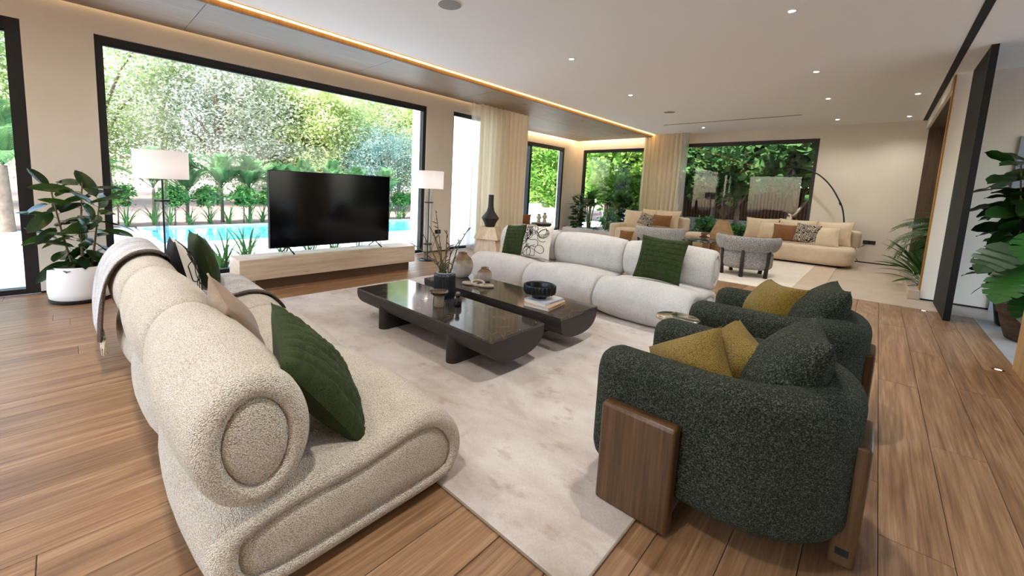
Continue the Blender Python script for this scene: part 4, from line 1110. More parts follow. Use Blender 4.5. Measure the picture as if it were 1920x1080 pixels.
# small tree inside the planter
st_ = thing('indoor_tree', 'slim brown-stemmed indoor tree in the middle of the window planter', 'tree', (-6.65, 13.12, .09))
MB().tube(spline([Vector(p) for p in ((-6.68, 13.12, .09), (-6.62, 13.1, .5), (-6.66, 13.12, .95), (-6.60, 13.1, 1.2))], 5, False), [.03 - .001 * k for k in range(16)], 8).build('trunk', M['trunk'], st_, True)
rl3 = leaf_mesh('small_leaf', .17, .06, M['fig_leaf'], .2, .2, 5, 2)
leafy_plant(st_, [[(-6.60, 13.1, 1.0), (-6.60 + dx * .5, 13.1 + dy * .5, 1.25), (-6.60 + dx, 13.1 + dy, 1.42)] for dx, dy in ((-.3, 0), (.3, -.02), (.1, -.2), (-.15, .12), (0.03, .0))], rl3, M['stem'], 77, .04, (-.6, .5), (.8, 1.3), .1, .008, .02)
for i, x in enumerate((-7.0, -6.35)):
    o = thing('low_fern', ['low leafy plant between palm and indoor tree', 'low leafy plant right of the indoor tree'][i], 'plant', (x, 12.98, .09), 0, 'low planter plants')
    for k in range(18):
        a = 2.4 * k; el = .2 + .07 * (k % 9); d = Vector((cos(a) * cos(el), sin(a) * cos(el), sin(el)))
        put('leaf', rl3, o, orient_leaf(d * .05, d, 0, 1.4))

# right: fiddle leaf fig, monstera
bp_ = thing('tall_black_pot', 'tall black pot holding the fiddle leaf fig', 'plant pot', (1.36, 7.98, 0))
MB().lathe([(.0001, 0), (.17, 0), (.19, .02), (.235, .30), (.245, .58), (.235, .60), (.222, .58), (.21, .50), (.0001, .50)], 40, cap0=False, cap1=False).build('body', plain('black_pot', lin(18, 18, 20), .3), bp_, True, local=True, angle=radians(50))
MB().lathe([(.0001, .522), (.216, .52)], 24, cap0=False, cap1=False).build('soil', M['soil'], bp_, True, local=True)
fg = thing('fiddle_leaf_fig', 'tall fiddle leaf fig behind the monstera', 'plant', (1.36, 7.98, .525))
fl = leaf_mesh('fig_leaf', .38, .27, M['fig_leaf'], .15, .22, 8, 5, .75, 1.7, .035)
leafy_plant(fg, [[(1.35 + dx * .2, 7.98 + dy * .2, .50), (1.34 + dx * .6, 7.94 + dy * .6, 1.2), (1.33 + dx, 7.9 + dy, zt)] for dx, dy, zt in ((-.12, -.08, 1.95), (.12, -.05, 2.0), (.0, .12, 1.8), (.2, .1, 1.7), (-.24, .02, 1.6), (.05, -.18, 1.85), (-.22, -.14, 1.95), (.28, -.12, 1.9), (-.1, .15, 2.05))], fl, M['stem'], 91, .05, (-.9, .35), (.7, 1.1), .16, .013, .04)
mpot = thing('terracotta_pot', 'weathered brown terracotta pot holding the monstera', 'plant pot', (1.37, 7.25, 0))
tcm = NT('terracotta'); _a = tcm.n('TexNoise', Vector=tcm.coord((1, 1, 3)), Scale=6, Detail=6, Roughness=.7)
tc_m = tcm.set(col=tcm.ramp(_a.outputs[0], [(.3, lin(48, 36, 28)), (.55, lin(84, 62, 48)), (.75, lin(108, 84, 66))]), rough=.85, normal=tcm.bump(_a.outputs[0], .3, .01))
MB().lathe([(.0001, 0), (.20, 0), (.225, .015), (.275, .18), (.295, .275), (.305, .28), (.318, .30), (.318, .385), (.308, .395), (.29, .39), (.28, .34), (.0001, .34)], 44, cap0=False, cap1=False).build('body', tc_m, mpot, True, local=True, angle=radians(50))
MB().lathe([(.0001, .352), (.285, .35)], 24, cap0=False, cap1=False).build('soil', M['soil'], mpot, True, local=True)
def monstera_mesh():
    # heart outline with deep side notches, per half
    half = [(-.06, .0), (-.13, .10), (-.12, .22), (-.03, .30), (.06, .325), (.075, .20), (.10, .33), (.19, .335), (.20, .19), (.235, .325), (.31, .30), (.31, .16), (.345, .265), (.42, .22), (.40, .11), (.44, .17), (.50, .11), (.56, .0)]
    mb = MB()
    for sd in (-1, 1):
        # triangulated as a fan of strips from the midrib
        for i in range(len(half) - 1):
            a, b = half[i], half[i + 1]
            def P(q): return (q[0], sd * q[1], -.30 * q[0] ** 2 + .16 * q[1] - .5 * q[1] ** 2)
            def m_(q): x = max(-.02, min(.56, q[0] * .92 + .01)); return (x, 0, -.30 * x * x)
            n = len(mb.v); mb.v += [P(a), P(b), m_(b), m_(a)]; mb.f.append((n, n + 1, n + 2, n + 3) if sd > 0 else (n + 3, n + 2, n + 1, n))
    me = bpy.data.meshes.new('monstera_leaf'); me.from_pydata(mb.v, [], mb.f); me.materials.append(M['monstera_leaf'])
    me.polygons.foreach_set('use_smooth', [True] * len(me.polygons)); return me
ms = thing('monstera', 'monstera with split leaves in the terracotta pot', 'plant', (1.37, 7.25, .355))
mm = monstera_mesh()
pole = MB().tube([(1.42, 7.28, .35), (1.42, 7.28, 1.12)], .04, 12).build('moss_pole', plain('coir_pole', lin(120, 84, 52), .95, .3, 40, .8, 80), ms, True)
rr_ = random.Random(14); inv = wm(ms).inverted()
for i, (tx, ty, tz, yaw, el, s) in enumerate(((1.03, 7.02, .98, 3.7, -.75, .62), (1.10, 6.92, .74, 4.0, -.85, .66), (1.28, 6.9, .52, 4.3, -.8, .60), (1.06, 7.3, .66, 3.3, -.7, .55), (1.26, 6.98, 1.12, 4.3, -.7, .66), (1.50, 6.95, .90, 4.7, -.8, .66), (1.25, 7.35, 1.18, 3.4, -.5, .55), (1.42, 7.1, 1.28, 4.4, -.6, .6), (1.60, 7.1, 1.15, 4.9, -.6, .6), (1.55, 6.9, .60, 4.6, -.9, .6), (1.18, 7.12, .90, 3.9, -.7, .55))):
    tip = Vector((tx, ty, tz)); b0 = Vector((1.40, 7.25, .36 + .05 * (i % 5)))
    MB().tube(spline([b0, b0.lerp(tip, .5) + Vector((0, 0, .12)), tip], 6, False), [.011 - .0005 * k for k in range(13)], 7).build('petiole', M['green_stem'], ms, True)
    d = Vector((cos(yaw) * cos(el), sin(yaw) * cos(el), sin(el)))
    put('leaf', mm, ms, inv @ orient_leaf(tip, d, rr_.uniform(-.35, .35), s))
# ------------------------------------------------------------------ far lounge
frg = thing('far_rug', 'cream bordered rug under the far lounge', 'rug', (-2.7, 9.9, 0))
fr_m = plain('far_rug_pile', lin(224, 214, 198), .9, .05, 6); fr_b = plain('far_rug_border', lin(200, 180, 156), .9, .05, 6)
box('pile', fr_m, (-5.4, 8.08, .0005, -.86, 11.75, .010), frg)
for p in ((-.859, 7.78, .0005, -.50, 12.05, .010), (-5.76, 7.78, .0005, -5.401, 12.05, .010), (-5.4, 7.78, .0005, -.86, 8.079, .010), (-5.4, 11.751, .0005, -.86, 12.05, .010)): box('border', fr_b if p[0] > -.9 or p[0] < -5.5 else fr_m, p, frg)
def rounded(mb_pts, z0, z1, r, n=5):
    """Rings of a plan outline (list of (x,y)), rounded top and bottom by r."""
    c = sum((Vector(p) for p in mb_pts), Vector((0, 0))) / len(mb_pts); rings = []
    def sc(d): return [(c.x + (p[0] - c.x) * (1 - d / max(.05, (Vector(p) - c).length)), c.y + (p[1] - c.y) * (1 - d / max(.05, (Vector(p) - c).length))) for p in mb_pts]
    for k in range(n + 1):
        a = pi / 2 * k / n; rings.append([(x, y, z0 + r * (1 - sin(a))) for x, y in sc(r * (1 - cos(a)))] if False else [(x, y, z0 + r - r * cos(a)) for x, y in sc(r - r * sin(a))])
    for k in range(n + 1):
        a = pi / 2 * k / n; rings.append([(x, y, z1 - r + r * sin(a)) for x, y in sc(r - r * cos(a))])
    return rings
def rrect(x0, y0, x1, y1, r, n=6):
    out = []
    for cx, cy, a0 in ((x1 - r, y1 - r, 0), (x0 + r, y1 - r, pi / 2), (x0 + r, y0 + r, pi), (x1 - r, y0 + r, 1.5 * pi)):
        for k in range(n + 1): a = a0 + pi / 2 * k / n; out.append((cx + r * cos(a), cy + r * sin(a)))
    return out
def far_chair(label, x, y, rz):
    o = thing('lounge_chair', label, 'armchair', (x, y, .0106), rz, 'grey boucle lounge chairs')
    ell = lambda a, b: [(a * cos(2 * pi * k / 36), b * sin(2 * pi * k / 36)) for k in range(36)]
    MB().loft(rounded(ell(.42, .38), .13, .47, .09)).build('seat', M['boucle_grey'], o, True, local=True)
    rings = []
    for k in range(25):
        t_ = radians(200) + radians(140) * k / 24 ; t_ = -pi / 2 + (k / 24 - .5) * radians(215)
        cs, sn_ = cos(t_), sin(t_); e = min(1, min(k, 24 - k) / 3 + .35) ** .5
        sec = []
        for j in range(14):
            a = 2 * pi * j / 14
            rad = .42 + .060 * e * cos(a) + .06 * (sin(a) * .5 + .5); z = .60 + .135 * e * sin(a)
            sec.append((rad * cs, rad * sn_ * .92, z))
        rings.append(sec)
    MB().loft(rings).build('backrest', M['boucle_grey'], o, True, local=True)
    for a in (-2.55, -1.57 - .05, -.60, .9, 2.25):
        r1 = .405 if a < 0 else .37
        p0 = Vector((r1 * cos(a) * 1.0, r1 * sin(a) * .92, 0)); p1 = Vector((.445 * cos(a), .445 * sin(a) * .92, .66 if a < 0 else .42))
        MB().tube([p0, p0.lerp(p1, .5), p1], [.034, .030, .016], 10).build('leg', M['wenge'], o, True, local=True)
    return o
far_chair('grey boucle lounge chair with dark legs, right of the pair', -1.66, 8.86, .12)
far_chair('grey boucle lounge chair partly hidden behind the off-white sofa', -3.28, 8.95, -.06)
# long cream sofa by the back wall
fs = thing('cream_sofa', 'long cream sofa under the arc lamp by the far window', 'sofa', (-1.6, 12.2, .010))
def curved_seat(x0, x1, y0, y1): return rrect(x0, y0, x1, y1, .34)
MB().loft(rounded(curved_seat(-2.42, -.24, 11.55, 12.75), .05, .43, .12)).build('seat', M['linen_cream'], fs, True)
MB().loft(rounded(rrect(-2.42, 12.62, -.20, 12.98, .15), .40, .78, .08)).build('backrest', M['linen_cream'], fs, True)
MB().box(-2.25, 11.75, 0.012, -.45, 12.7, .055).build('plinth', M['black_matte'], fs)
MB().tube([(x, y, .44) for x, y in ((-.24, 11.95), (-.24, 12.4))], .006, 5).build('piping', M['fringe'], fs)
pp_ = (M['linen_cream'], .008)
def fpil(label, px, py, y, w_, h_, m, roll=0, n=(0, -.9, .3), t_=.16, pipe=None, mb_=None):
    c = aty(px, py, y); return pillow(label, tuple(c), n, w_, h_, t_, m, mb_, roll=roll, pipe=pipe, N=16, group='pillows in the far lounge')
fpil('large cream back cushion at the window end of the far sofa', 1427, 428, 12.5, .70, .55, M['linen_cream'], pipe=pp_)
fpil('large cream back cushion in the middle of the far sofa', 1493, 432, 12.5, .72, .55, M['linen_cream'], pipe=pp_)
fpil('large cream back cushion at the right end of the far sofa', 1563, 438, 12.5, .66, .58, M['linen_cream'], .06, (-.2, -.9, .3), pipe=pp_)
fpil('small cream cushion left of the tan pillow', 1443, 431, 12.25, .45, .42, M['linen_cream'], pipe=pp_)
fpil('tan fur lumbar pillow on the far sofa', 1474, 436, 12.1, .54, .40, M['tan_fur'])
fpil('black and cream patterned pillow on the far sofa', 1513, 437, 12.05, .46, .44, M['glyph'], -.12)
fpil('cream cushion right of the black patterned pillow', 1546, 444, 12.05, .52, .46, M['linen_cream'], .08, (-.15, -.9, .35), pipe=pp_)
# second far sofa, facing the camera side
s2 = thing('cream_loveseat', 'cream loveseat in front of the gathered curtain', 'sofa', (-4.7, 12.2, .010))
MB().loft(rounded(rrect(-5.55, 11.35, -3.85, 12.5, .25), .05, .42, .10)).build('seat', M['linen_cream'], s2, True)
MB().loft(rounded(rrect(-5.5, 12.28, -3.78, 12.62, .14), .40, .80, .08)).build('backrest', M['linen_cream'], s2, True)
MB().loft(rounded(rrect(-5.72, 11.45, -5.45, 12.55, .10), .05, .52, .07)).build('arm', M['linen_cream'], s2, True)
fpil('large cream cushion at the left of the loveseat', 1193, 411, 12.12, .78, .56, M['linen_cream'], pipe=pp_)
fpil('large cream cushion behind the middle of the loveseat', 1221, 409, 12.2, .6, .56, M['linen_cream'], pipe=pp_)
fpil('large cream cushion at the right of the loveseat', 1250, 412, 12.12, .70, .56, M['linen_cream'], pipe=pp_)
fpil('black and cream patterned pillow on the loveseat', 1212, 412, 11.8, .46, .36, M['glyph'], -.25)
fpil('tan fur pillow on the loveseat', 1241, 414, 11.8, .52, .34, M['tan_fur'])
fpil('round tan fur pillow low beside the loveseat arm', 1173, 445, 11.0, .40, .40, M['tan_fur'])
# daybed with brown throw
db = thing('daybed', 'cream daybed between the two marble tables and the window', 'daybed', (-3.4, 12.1, .010))
MB().loft(rounded(rrect(-3.80, 11.78, -2.52, 12.58, .34), .05, .44, .14)).build('seat', M['linen_cream'], db, True)
MB().box(-3.65, 11.9, .012, -2.68, 12.45, .052).build('plinth', M['black_matte'], db)
def bt_(a, b): return (-3.30 + .72 * b, 11.76 + .80 * a, .455 + .015 * sin(9 * b + 4 * a) - (.10 * max(0, .15 - a) * 8))
tag(MB().grid(bt_, 10, 14).build('brown_throw', fabric('brown_throw', lin(70, 42, 30), lin(112, 72, 52), 160, .5), None, True, solid=.01), 'brown knitted throw lying over the cream daybed', 'blanket')
# marble tables
gd = NT('black_marble'); _q = gd.n('TexNoise', Vector=gd.coord(), Scale=5, Detail=8, Distortion=1.5)
gdm = gd.set(col=gd.ramp(_q.outputs[0], [(.40, lin(26, 32, 34)), (.52, lin(52, 60, 62)), (.58, lin(150, 156, 158)), (.64, lin(36, 42, 44))]), rough=.12)
leg_w = wood('honey_oak_leg', lin(120, 82, 42), lin(156, 112, 64), lin(178, 134, 82), 'Z', 1.2, .45, False)
for i, (x, y, r_, z_) in enumerate(((-2.95, 10.6, .52, .40), (-3.88, 11.0, .45, .43))):
    o = thing('marble_table', ['round dark marble table with thick oak legs behind the right lounge chair', 'round dark marble table behind the left lounge chair holding books'][i], 'coffee table', (x, y, .010), 0, 'marble lounge tables')
    MB().lathe([(.0001, z_ - .028), (r_ - .01, z_ - .028), (r_, z_ - .02), (r_, z_ - .004), (r_ - .005, z_), (.0001, z_)], 48, cap0=False, cap1=False).build('top', gdm, o, True, local=True, angle=radians(40))
    for a in (2.6, 3.6, 5.4, .6):
        MB().lathe([(.0001, .0), (.065, .0), (.065, z_ - .0285), (.0001, z_ - .0285)], 20, c=(.30 * cos(a), .26 * sin(a), 0), cap0=False, cap1=False).build('leg', leg_w, o, True, local=True, angle=radians(40))
for k in range(2):
    book(['lower grey book on the far marble table', 'upper pale book on the far marble table'][k], (-3.95, 10.85, .4405 + .0305 * k), .2 * k, .30, .24, .03, plain('far_cover%d' % k, lin(*((90, 92, 94), (190, 188, 182))[k]), .5), pg, ink)
# wooden vase
wv = thing('wooden_vase', 'faceted wooden vase with twigs in front of the far window', 'vase', (-2.70, 11.42, .010))
vw = wood('vase_wood', lin(130, 96, 60), lin(170, 134, 92), lin(206, 174, 130), 'X', 2.2, .6, False)
fr = lambda z, r: [(r * cos(2 * pi * k / 6 + .3), r * sin(2 * pi * k / 6 + .3), z) for k in range(6)]
MB().loft([fr(0, .20), fr(.50, .26), fr(.86, .12), fr(.86, .09), fr(.7, .09)]).build('body', vw, wv, local=True)
rt = random.Random(4)
tg = thing('twig_bunch', 'thin twigs with small leaves in the wooden vase', 'twigs', (-2.70, 11.42, .87))
for k in range(9):
    a = k * .75; e = Vector((.28 * cos(a), .16 * sin(a), rt.uniform(.22, .42)))
    MB().tube(spline([Vector((0, 0, -.15)), Vector((.02 * cos(a), .02 * sin(a), .05)), e * .6 + Vector((0, 0, .08)), e], 4, False), .004, 5).build('twig', M['stem'], tg, True, local=True)
    for j in range(5): put('leaf', rl3, tg, orient_leaf(e * (.5 + .12 * j), (cos(a + j), sin(a + j), .3), 0, .35))
# arc lamp
al = thing('arc_lamp', 'black arc floor lamp with cone shade over the far sofa', 'floor lamp', (-.52, 13.2, 0))
MB().lathe([(.0001, 0), (.16, 0), (.165, .01), (.16, .03), (.0001, .032)], 32, cap0=False, cap1=False).build('base', M['black_metal'], al, True, local=True, angle=radians(40))
apts = [(-.52, .03), (-.52, .5), (-.55, .91), (-.62, 1.28), (-.75, 1.57), (-.92, 1.85), (-1.14, 2.08), (-1.38, 2.21), (-1.58, 2.26), (-1.68, 2.25)]
MB().tube(spline([Vector((x, 13.2, z)) for x, z in apts], 6, False), .016, 10).build('arm', M['black_metal'], al, True)
MB().tube([(-.655, 13.2, 1.36), (-.685, 13.2, 1.43)], .024, 10).build('joint', M['black_metal'], al, True)
sh = MB().lathe([(.006, .17), (.115, 0), (.112, 0), (.004, .165)], 32, c=(-1.69, 13.2, 2.08), cap0=False, cap1=False).build('shade', M['black_metal'], al, True, angle=radians(40))
MB().lathe([(.0001, .03), (.03, .03), (.035, .06), (.0001, .09)], 16, c=(-1.69, 13.2, 2.08), cap0=False, cap1=False).build('bulb', emit('arc_bulb', (1, .75, .45), 6), al, True)
# recess: side table with totem, seat edge
sdt = thing('dark_side_table', 'dark drum side table in front of the patio door', 'side table', (-7.0, 9.8, 0))
MB().lathe([(.0001, 0), (.20, 0), (.22, .1), (.24, .34), (.30, .40), (.30, .45), (.0001, .45)], 12, cap0=False, cap1=False).build('body', M['wenge'], sdt, local=True)
for i, (dx, dy, hs) in enumerate(((-.04, -.08, 1.0), (.05, .08, 1.15))):
    tt = lathe_thing('totem', ['shorter stacked cream totem with brown cap on the drum table', 'taller stacked cream totem with brown cap on the drum table'][i], 'ornament', -7.0 + dx, 9.8 + dy, .4505, [
        ('blocks', [(.0001, 0), (.055, 0), (.055, .09 * hs), (.035, .11 * hs), (.07, .13 * hs), (.07, .19 * hs), (.035, .21 * hs), (.045, .22 * hs), (.045, .24 * hs)], plain('totem_cream%d' % i, lin(214, 200, 178), .7)),
        ('cap', [(.045, .2405 * hs), (.045, .265 * hs), (.0001, .266 * hs)], M['wenge'])], 16)
rs_ = thing('recess_seat', 'pale upholstered seat partly hidden behind the curtain', 'seat', (-7.0, 9.0, 0))
MB().loft(rounded(rrect(-7.5, 8.75, -6.75, 9.4, .15), .06, .44, .08)).build('seat', M['linen_cream'], rs_, True)
MB().box(-7.4, 8.85, 0, -6.85, 9.3, .06).build('plinth', M['black_matte'], rs_)
pillow('rust brown pillow on the seat behind the curtain', (-7.05, 9.05, .58), (.4, -.8, .3), .36, .30, .12, M['tan_fur'], N=14)
# ------------------------------------------------------------------ outdoors
M['deck'] = plain('terrace_stone', lin(228, 228, 228), .8, .03, 4)
M['mulch'] = plain('garden_soil', lin(146, 120, 104), .95, .2, 3)
M['pool_tile'] = plain('pool_tile', lin(120, 205, 220), .6, .06, 5)
struct(box('ground', M['mulch'], (-70, -50, -.30, 40, 60, -.20)))
def slab(name, p, m='deck'): return struct(box(name, M[m], p))
slab('terrace', (-10.6, -4.25, -.199, -6.9, 14, -.05)); slab('terrace_patio', (-16, 14.0, -.199, -8.46, 19, -.05))
slab('ground_bed', (-40, -20, -.199, -14.15, 40, -.02), 'mulch')
slab('terrace_corner', (-14.15, -4.25, -.199, -10.6, -1.2, -.05))
slab('ground_back', (-8.45, BY + T + .01, -.199, 8, 22, -.03), 'mulch')
slab('ground_under_pavers', (-14.15, -1.19, -.199, -10.6, 1.29, -.16), 'mulch')
pv = None
for i, (a, b) in enumerate(((-11.30, -10.72), (-12.15, -11.46), (-13.05, -12.31), (-14.1, -13.21))):
    tag(box('paving_slab', M['deck'], (a, -1.15, -.159, b, 1.25, -.045), bevel=.008), ['large paving slab nearest the house by the pool corner', 'second paving slab from the house by the pool', 'third paving slab from the house by the pool', 'paving slab furthest from the house by the planting bed'][i], 'paving slab', 'pool paving slabs')
pool = thing('swimming_pool', 'turquoise swimming pool outside the large window', 'pool', (-12.4, 6.4, -.199))
mb = MB(); mb.box(-14.14, 1.3, -.19, -10.61, 11.6, -.185); mb.build('pool_floor', M['pool_tile'], pool)
box('coping', M['deck'], (-14.14, 1.3, -.184, -13.98, 11.6, -.04), pool); box('coping', M['deck'], (-13.98, 1.3, -.184, -10.61, 1.38, -.045), pool)
box('pool_wall', M['pool_tile'], (-13.98, 11.5, -.184, -10.61, 11.6, -.045), pool)
wt = NT('pool_water'); wz = wt.n('TexNoise', Vector=wt.coord((1.0, .6, 1)), Scale=2.4, Detail=3, Distortion=.5)
wm_ = wt.set(col=wt.ramp(wz.outputs[0], [(.3, lin(50, 150, 176)), (.7, lin(92, 186, 204))]), rough=.03, spec=.5, normal=wt.bump(wz.outputs[0], .10, .05))
box('water', wm_, (-13.97, 1.39, -.183, -10.62, 11.49, -.085), pool)
# white garden wall fin beside the extension
struct(box('wall_fin', M['white_ext'], (-9.75, 7.10, -.2, -8.46, 7.345, 3.9)))
struct(box('wall_extension', M['white_ext'], (-8.46, 7.29, -.2, -6.91, 7.345, 3.9)))

def tree_mat(name, *cols, sc=.9, tr=.35): return translucent(name, cols[0], tr, var=(sc, *cols))
TM = [tree_mat('olive_leaf', lin(124, 146, 92), lin(172, 190, 124), lin(218, 222, 176)), tree_mat('yellow_leaf', lin(140, 160, 88), lin(188, 200, 134), lin(230, 232, 190)),
      tree_mat('grey_leaf', lin(138, 148, 122), lin(184, 188, 162), lin(224, 222, 206)), tree_mat('blue_leaf', lin(84, 110, 100), lin(122, 148, 136), lin(168, 188, 168)),
      tree_mat('fresh_leaf', lin(78, 124, 54), lin(128, 170, 76), lin(190, 214, 120)), tree_mat('deep_leaf', lin(48, 84, 48), lin(76, 116, 64), lin(126, 158, 96), sc=1.4)]
def tree(label, base, h, crown, tm, rs, ncl=150, per=95, ls=.11, cr=None, name='garden_tree', group='trees beyond the pool', tr=.14, asp=.45):
    rng = np.random.default_rng(rs); rr_ = random.Random(rs)
    o = thing(name, label, 'tree', base, 0, group)
    R = crown; c = (0, 0, h - R[2] * .9)
    lobes = [(c, R)]
    for k in range(4):
        a = rr_.uniform(0, 6.28); lobes.append(((R[0] * .55 * cos(a), R[1] * .55 * sin(a), c[2] + R[2] * rr_.uniform(-.7, .45)), tuple(x * rr_.uniform(.45, .7) for x in R)))
    qs = []
    for i, (cc, r_) in enumerate(lobes): qs.append(foliage_quads(cc, r_, int(ncl * (.4 if i == 0 else .15)), per, ls, rng, aspect=asp))
    np_mesh('foliage', *merge_q(qs), tm, o)
    mb = MB(); mb.tube(spline([Vector((0, 0, -.1)), Vector((rr_.uniform(-.15, .15), rr_.uniform(-.15, .15), h * .3)), Vector((rr_.uniform(-.2, .2), rr_.uniform(-.2, .2), h * .8))], 5, False), [tr * (1.1 - .08 * k) for k in range(11)], 8)
    mb.build('trunk', M['trunk'], o, True, local=True)
    for k in range(5):
        a = rr_.uniform(0, 6.28); z0 = h * rr_.uniform(.2, .5); e = Vector((R[0] * .6 * cos(a), R[1] * .6 * sin(a), z0 + h * rr_.uniform(.15, .35)))
        MB().tube(spline([Vector((0, 0, z0)), e * .5 + Vector((0, 0, z0 * .6)), e], 4, False), [tr * .5 * (1 - .09 * j) for j in range(9)], 6).build('branch', M['trunk'], o, True, local=True)
    return o
big = [((-24, -4, -.1), 9, (3.4, 3.4, 4.0), 0), ((-26, 1.5, -.1), 10, (3.6, 3.4, 4.6), 0), ((-24, 5.5, -.1), 9, (3.0, 3.0, 4.2), 2), ((-27, 9.5, -.1), 10, (3.6, 3.6, 4.8), 0), ((-23, 10.5, -.1), 7, (2.4, 2.4, 3.2), 1),
       ((-28, 14.5, -.1), 10, (3.8, 3.6, 4.8), 2), ((-24, 16.5, -.1), 8.5, (3.0, 3.0, 4.0), 1), ((-28, 21, -.1), 10.5, (4.2, 4.0, 5.0), 4), ((-22, 20.5, -.1), 7.5, (3.0, 2.8, 3.6), 4), ((-30, 28, -.1), 11, (4.6, 4.6, 5.4), 1), ((-34, -9, -.1), 11, (5, 5, 5.4), 2),
       ((-36, 5, -.1), 13, (5, 5, 6.4), 2), ((-37, 17, -.1), 13, (5, 5.5, 6.4), 0), ((-24, 27, -.1), 9, (3.6, 3.6, 4.4), 4)]
names = ['feathery olive-green tree at the left edge of the pool window', 'tall olive-green tree above the left floor lamp', 'greyish dry-branched tree above the television', 'tall olive tree in the middle of the big window', 'yellow-green tree in front of the middle trees', 'pale grey-green tall tree behind the dry one', 'yellow-green tree towards the right of the big window', 'bright green tall tree at the right of the big window', 'bright green tree beside the white wall', 'tall yellow-green tree far right beyond the pool', 'pale tree far left behind the patio palms', 'tallest grey-green tree in the back row', 'tall olive tree in the back row behind the dry tree', 'green tree far right in the garden']
for i, (b, h, R, k) in enumerate(big):
    tree(names[i], b, h, R, TM[k], 100 + i, 260, 110, .085, tr=.16)
tree('blue-green low tree right of the television', (-19.5, 12.4, -.1), 4.3, (2.2, 2.2, 2.1), TM[3], 140, 260, 100, .06)
# palms and planting row behind the pool
GP = frond_mesh('garden_frond', 1.25, 34, .40, M['garden_palm'], .20, .75, .026, .40)
order = ['first', 'second', 'third', 'fourth', 'fifth', 'sixth', 'seventh', 'eighth', 'ninth', 'tenth', 'eleventh', 'twelfth']
rr_ = random.Random(31)
for i, y in enumerate((.35, 1.75, 2.55, 3.45, 4.25, 5.1, 6.0, 7.0, 8.1, 9.2)):
    palm('garden_palm', order[i] + ' young palm from the left behind the pool', (-14.55 + rr_.uniform(-.25, .25), y, -.02), rr_.uniform(.85, 1.1), 16, GP, 200 + i, .05, True, (.45, 1.5), (.75, 1.1), 'palm', 'young palms behind the pool')
palm('tall_garden_palm', 'taller palm seen through the left glass door', (-13.9, -.95, -.05), 1.5, 14, GP, 230, .11, True, (.1, 1.4), (.9, 1.3), 'palm')
palm('tall_garden_palm', 'palm further left outside the glass door', (-14.6, -2.2, -.05), 1.3, 13, GP, 231, .10, True, (.1, 1.4), (.9, 1.3), 'palm')
sh_l = tree_mat('shrub_leaf', lin(44, 84, 44), lin(82, 130, 66), lin(144, 180, 100), sc=4, tr=.25)
for i, y in enumerate((.95, 2.15, 3.0, 3.9, 4.75, 5.6, 6.6, 7.6, 8.7, 9.8, 10.6)):
    rng = np.random.default_rng(300 + i)
    o = thing('standard_shrub', order[i] + ' clipped ball shrub on a stem from the left behind the pool', 'shrub', (-14.35 + .2 * (i % 2), y, -.02), 0, 'ball shrubs behind the pool')
    np_mesh('foliage', *foliage_quads((0, 0, .82), (.36, .36, .30), 60, 26, .05, rng, aspect=.5, shell=.2), sh_l, o)
    MB().tube([(0, 0, 0), (.02, .01, .4), (0, 0, .75)], [.025, .022, .018], 7).build('stem', M['trunk'], o, True, local=True)
grass = translucent('strap_leaf', lin(84, 150, 70), .3, var=(6, lin(54, 104, 54), lin(124, 164, 92)))
def strap(L, W, bend):
    def fn(a, b): return (W / 2 * (2 * b - 1) * (1 - a) ** .6, L * a * a * bend, L * a * (1 - .35 * bend * a * a))
    mb = MB().grid(fn, 6, 1); me = bpy.data.meshes.new('strap_leaf'); me.from_pydata(mb.v, [], mb.f); me.materials.append(grass); return me
SL = [strap(.55, .035, .5), strap(.48, .03, .9), strap(.60, .03, .25)]
def clump(label, x, y, z, s, n, rs, group):
    rr_ = random.Random(rs); o = thing('strap_leaf_clump', label, 'plant', (x, y, z), 0, group)
    for k in range(n):
        put('leaf', SL[k % 3], o, Matrix.Translation((rr_.uniform(-.05, .05), rr_.uniform(-.05, .05), 0)) @ Matrix.Rotation(k * 2.4, 4, 'Z') @ Matrix.Rotation(-rr_.uniform(.05, .45), 4, 'X') @ Matrix.Scale(s * rr_.uniform(.75, 1.2), 4))
    return o
ORD = order + ['thirteenth', 'fourteenth', 'fifteenth', 'sixteenth', 'seventeenth', 'eighteenth', 'nineteenth', 'twentieth', 'twenty-first', 'twenty-second']
for i in range(22):
    clump(ORD[i] + ' strappy clump from the left along the far pool edge', -14.25 + .08 * (i % 3), .2 + i * .47 + rr_.uniform(-.08, .08), -.02, 1.3, 18, 400 + i, 'pool-edge clumps')
for i, (x, y, s) in enumerate(((-7.35, 1.72, 1.25), (-7.5, 2.10, 1.45), (-7.3, 2.6, 1.1), (-7.35, 3.1, .95), (-7.4, 3.6, .95), (-7.35, 4.1, .85), (-7.3, 4.55, .7))):
    clump(['strappy clump just outside the window, left of the bench', 'tall strappy clump outside the window beside the bench end', 'third strappy clump outside the window behind the television', 'fourth strappy clump outside the window behind the television', 'fifth strappy clump outside behind the television', 'sixth strappy clump outside behind the television', 'last strappy clump outside, near the right end of the television'][i], x, y, -.05, s, 22, 450 + i, 'clumps outside the window')
for i, (x, y, s) in enumerate(((-7.75, 6.25, 1.5), (-7.85, 6.55, 1.2))):
    clump(['tall strappy clump outside the narrow window', 'strappy clump outside the narrow window near the curtain'][i], x, y, -.05, s, 24, 470 + i, 'clumps outside the narrow window')

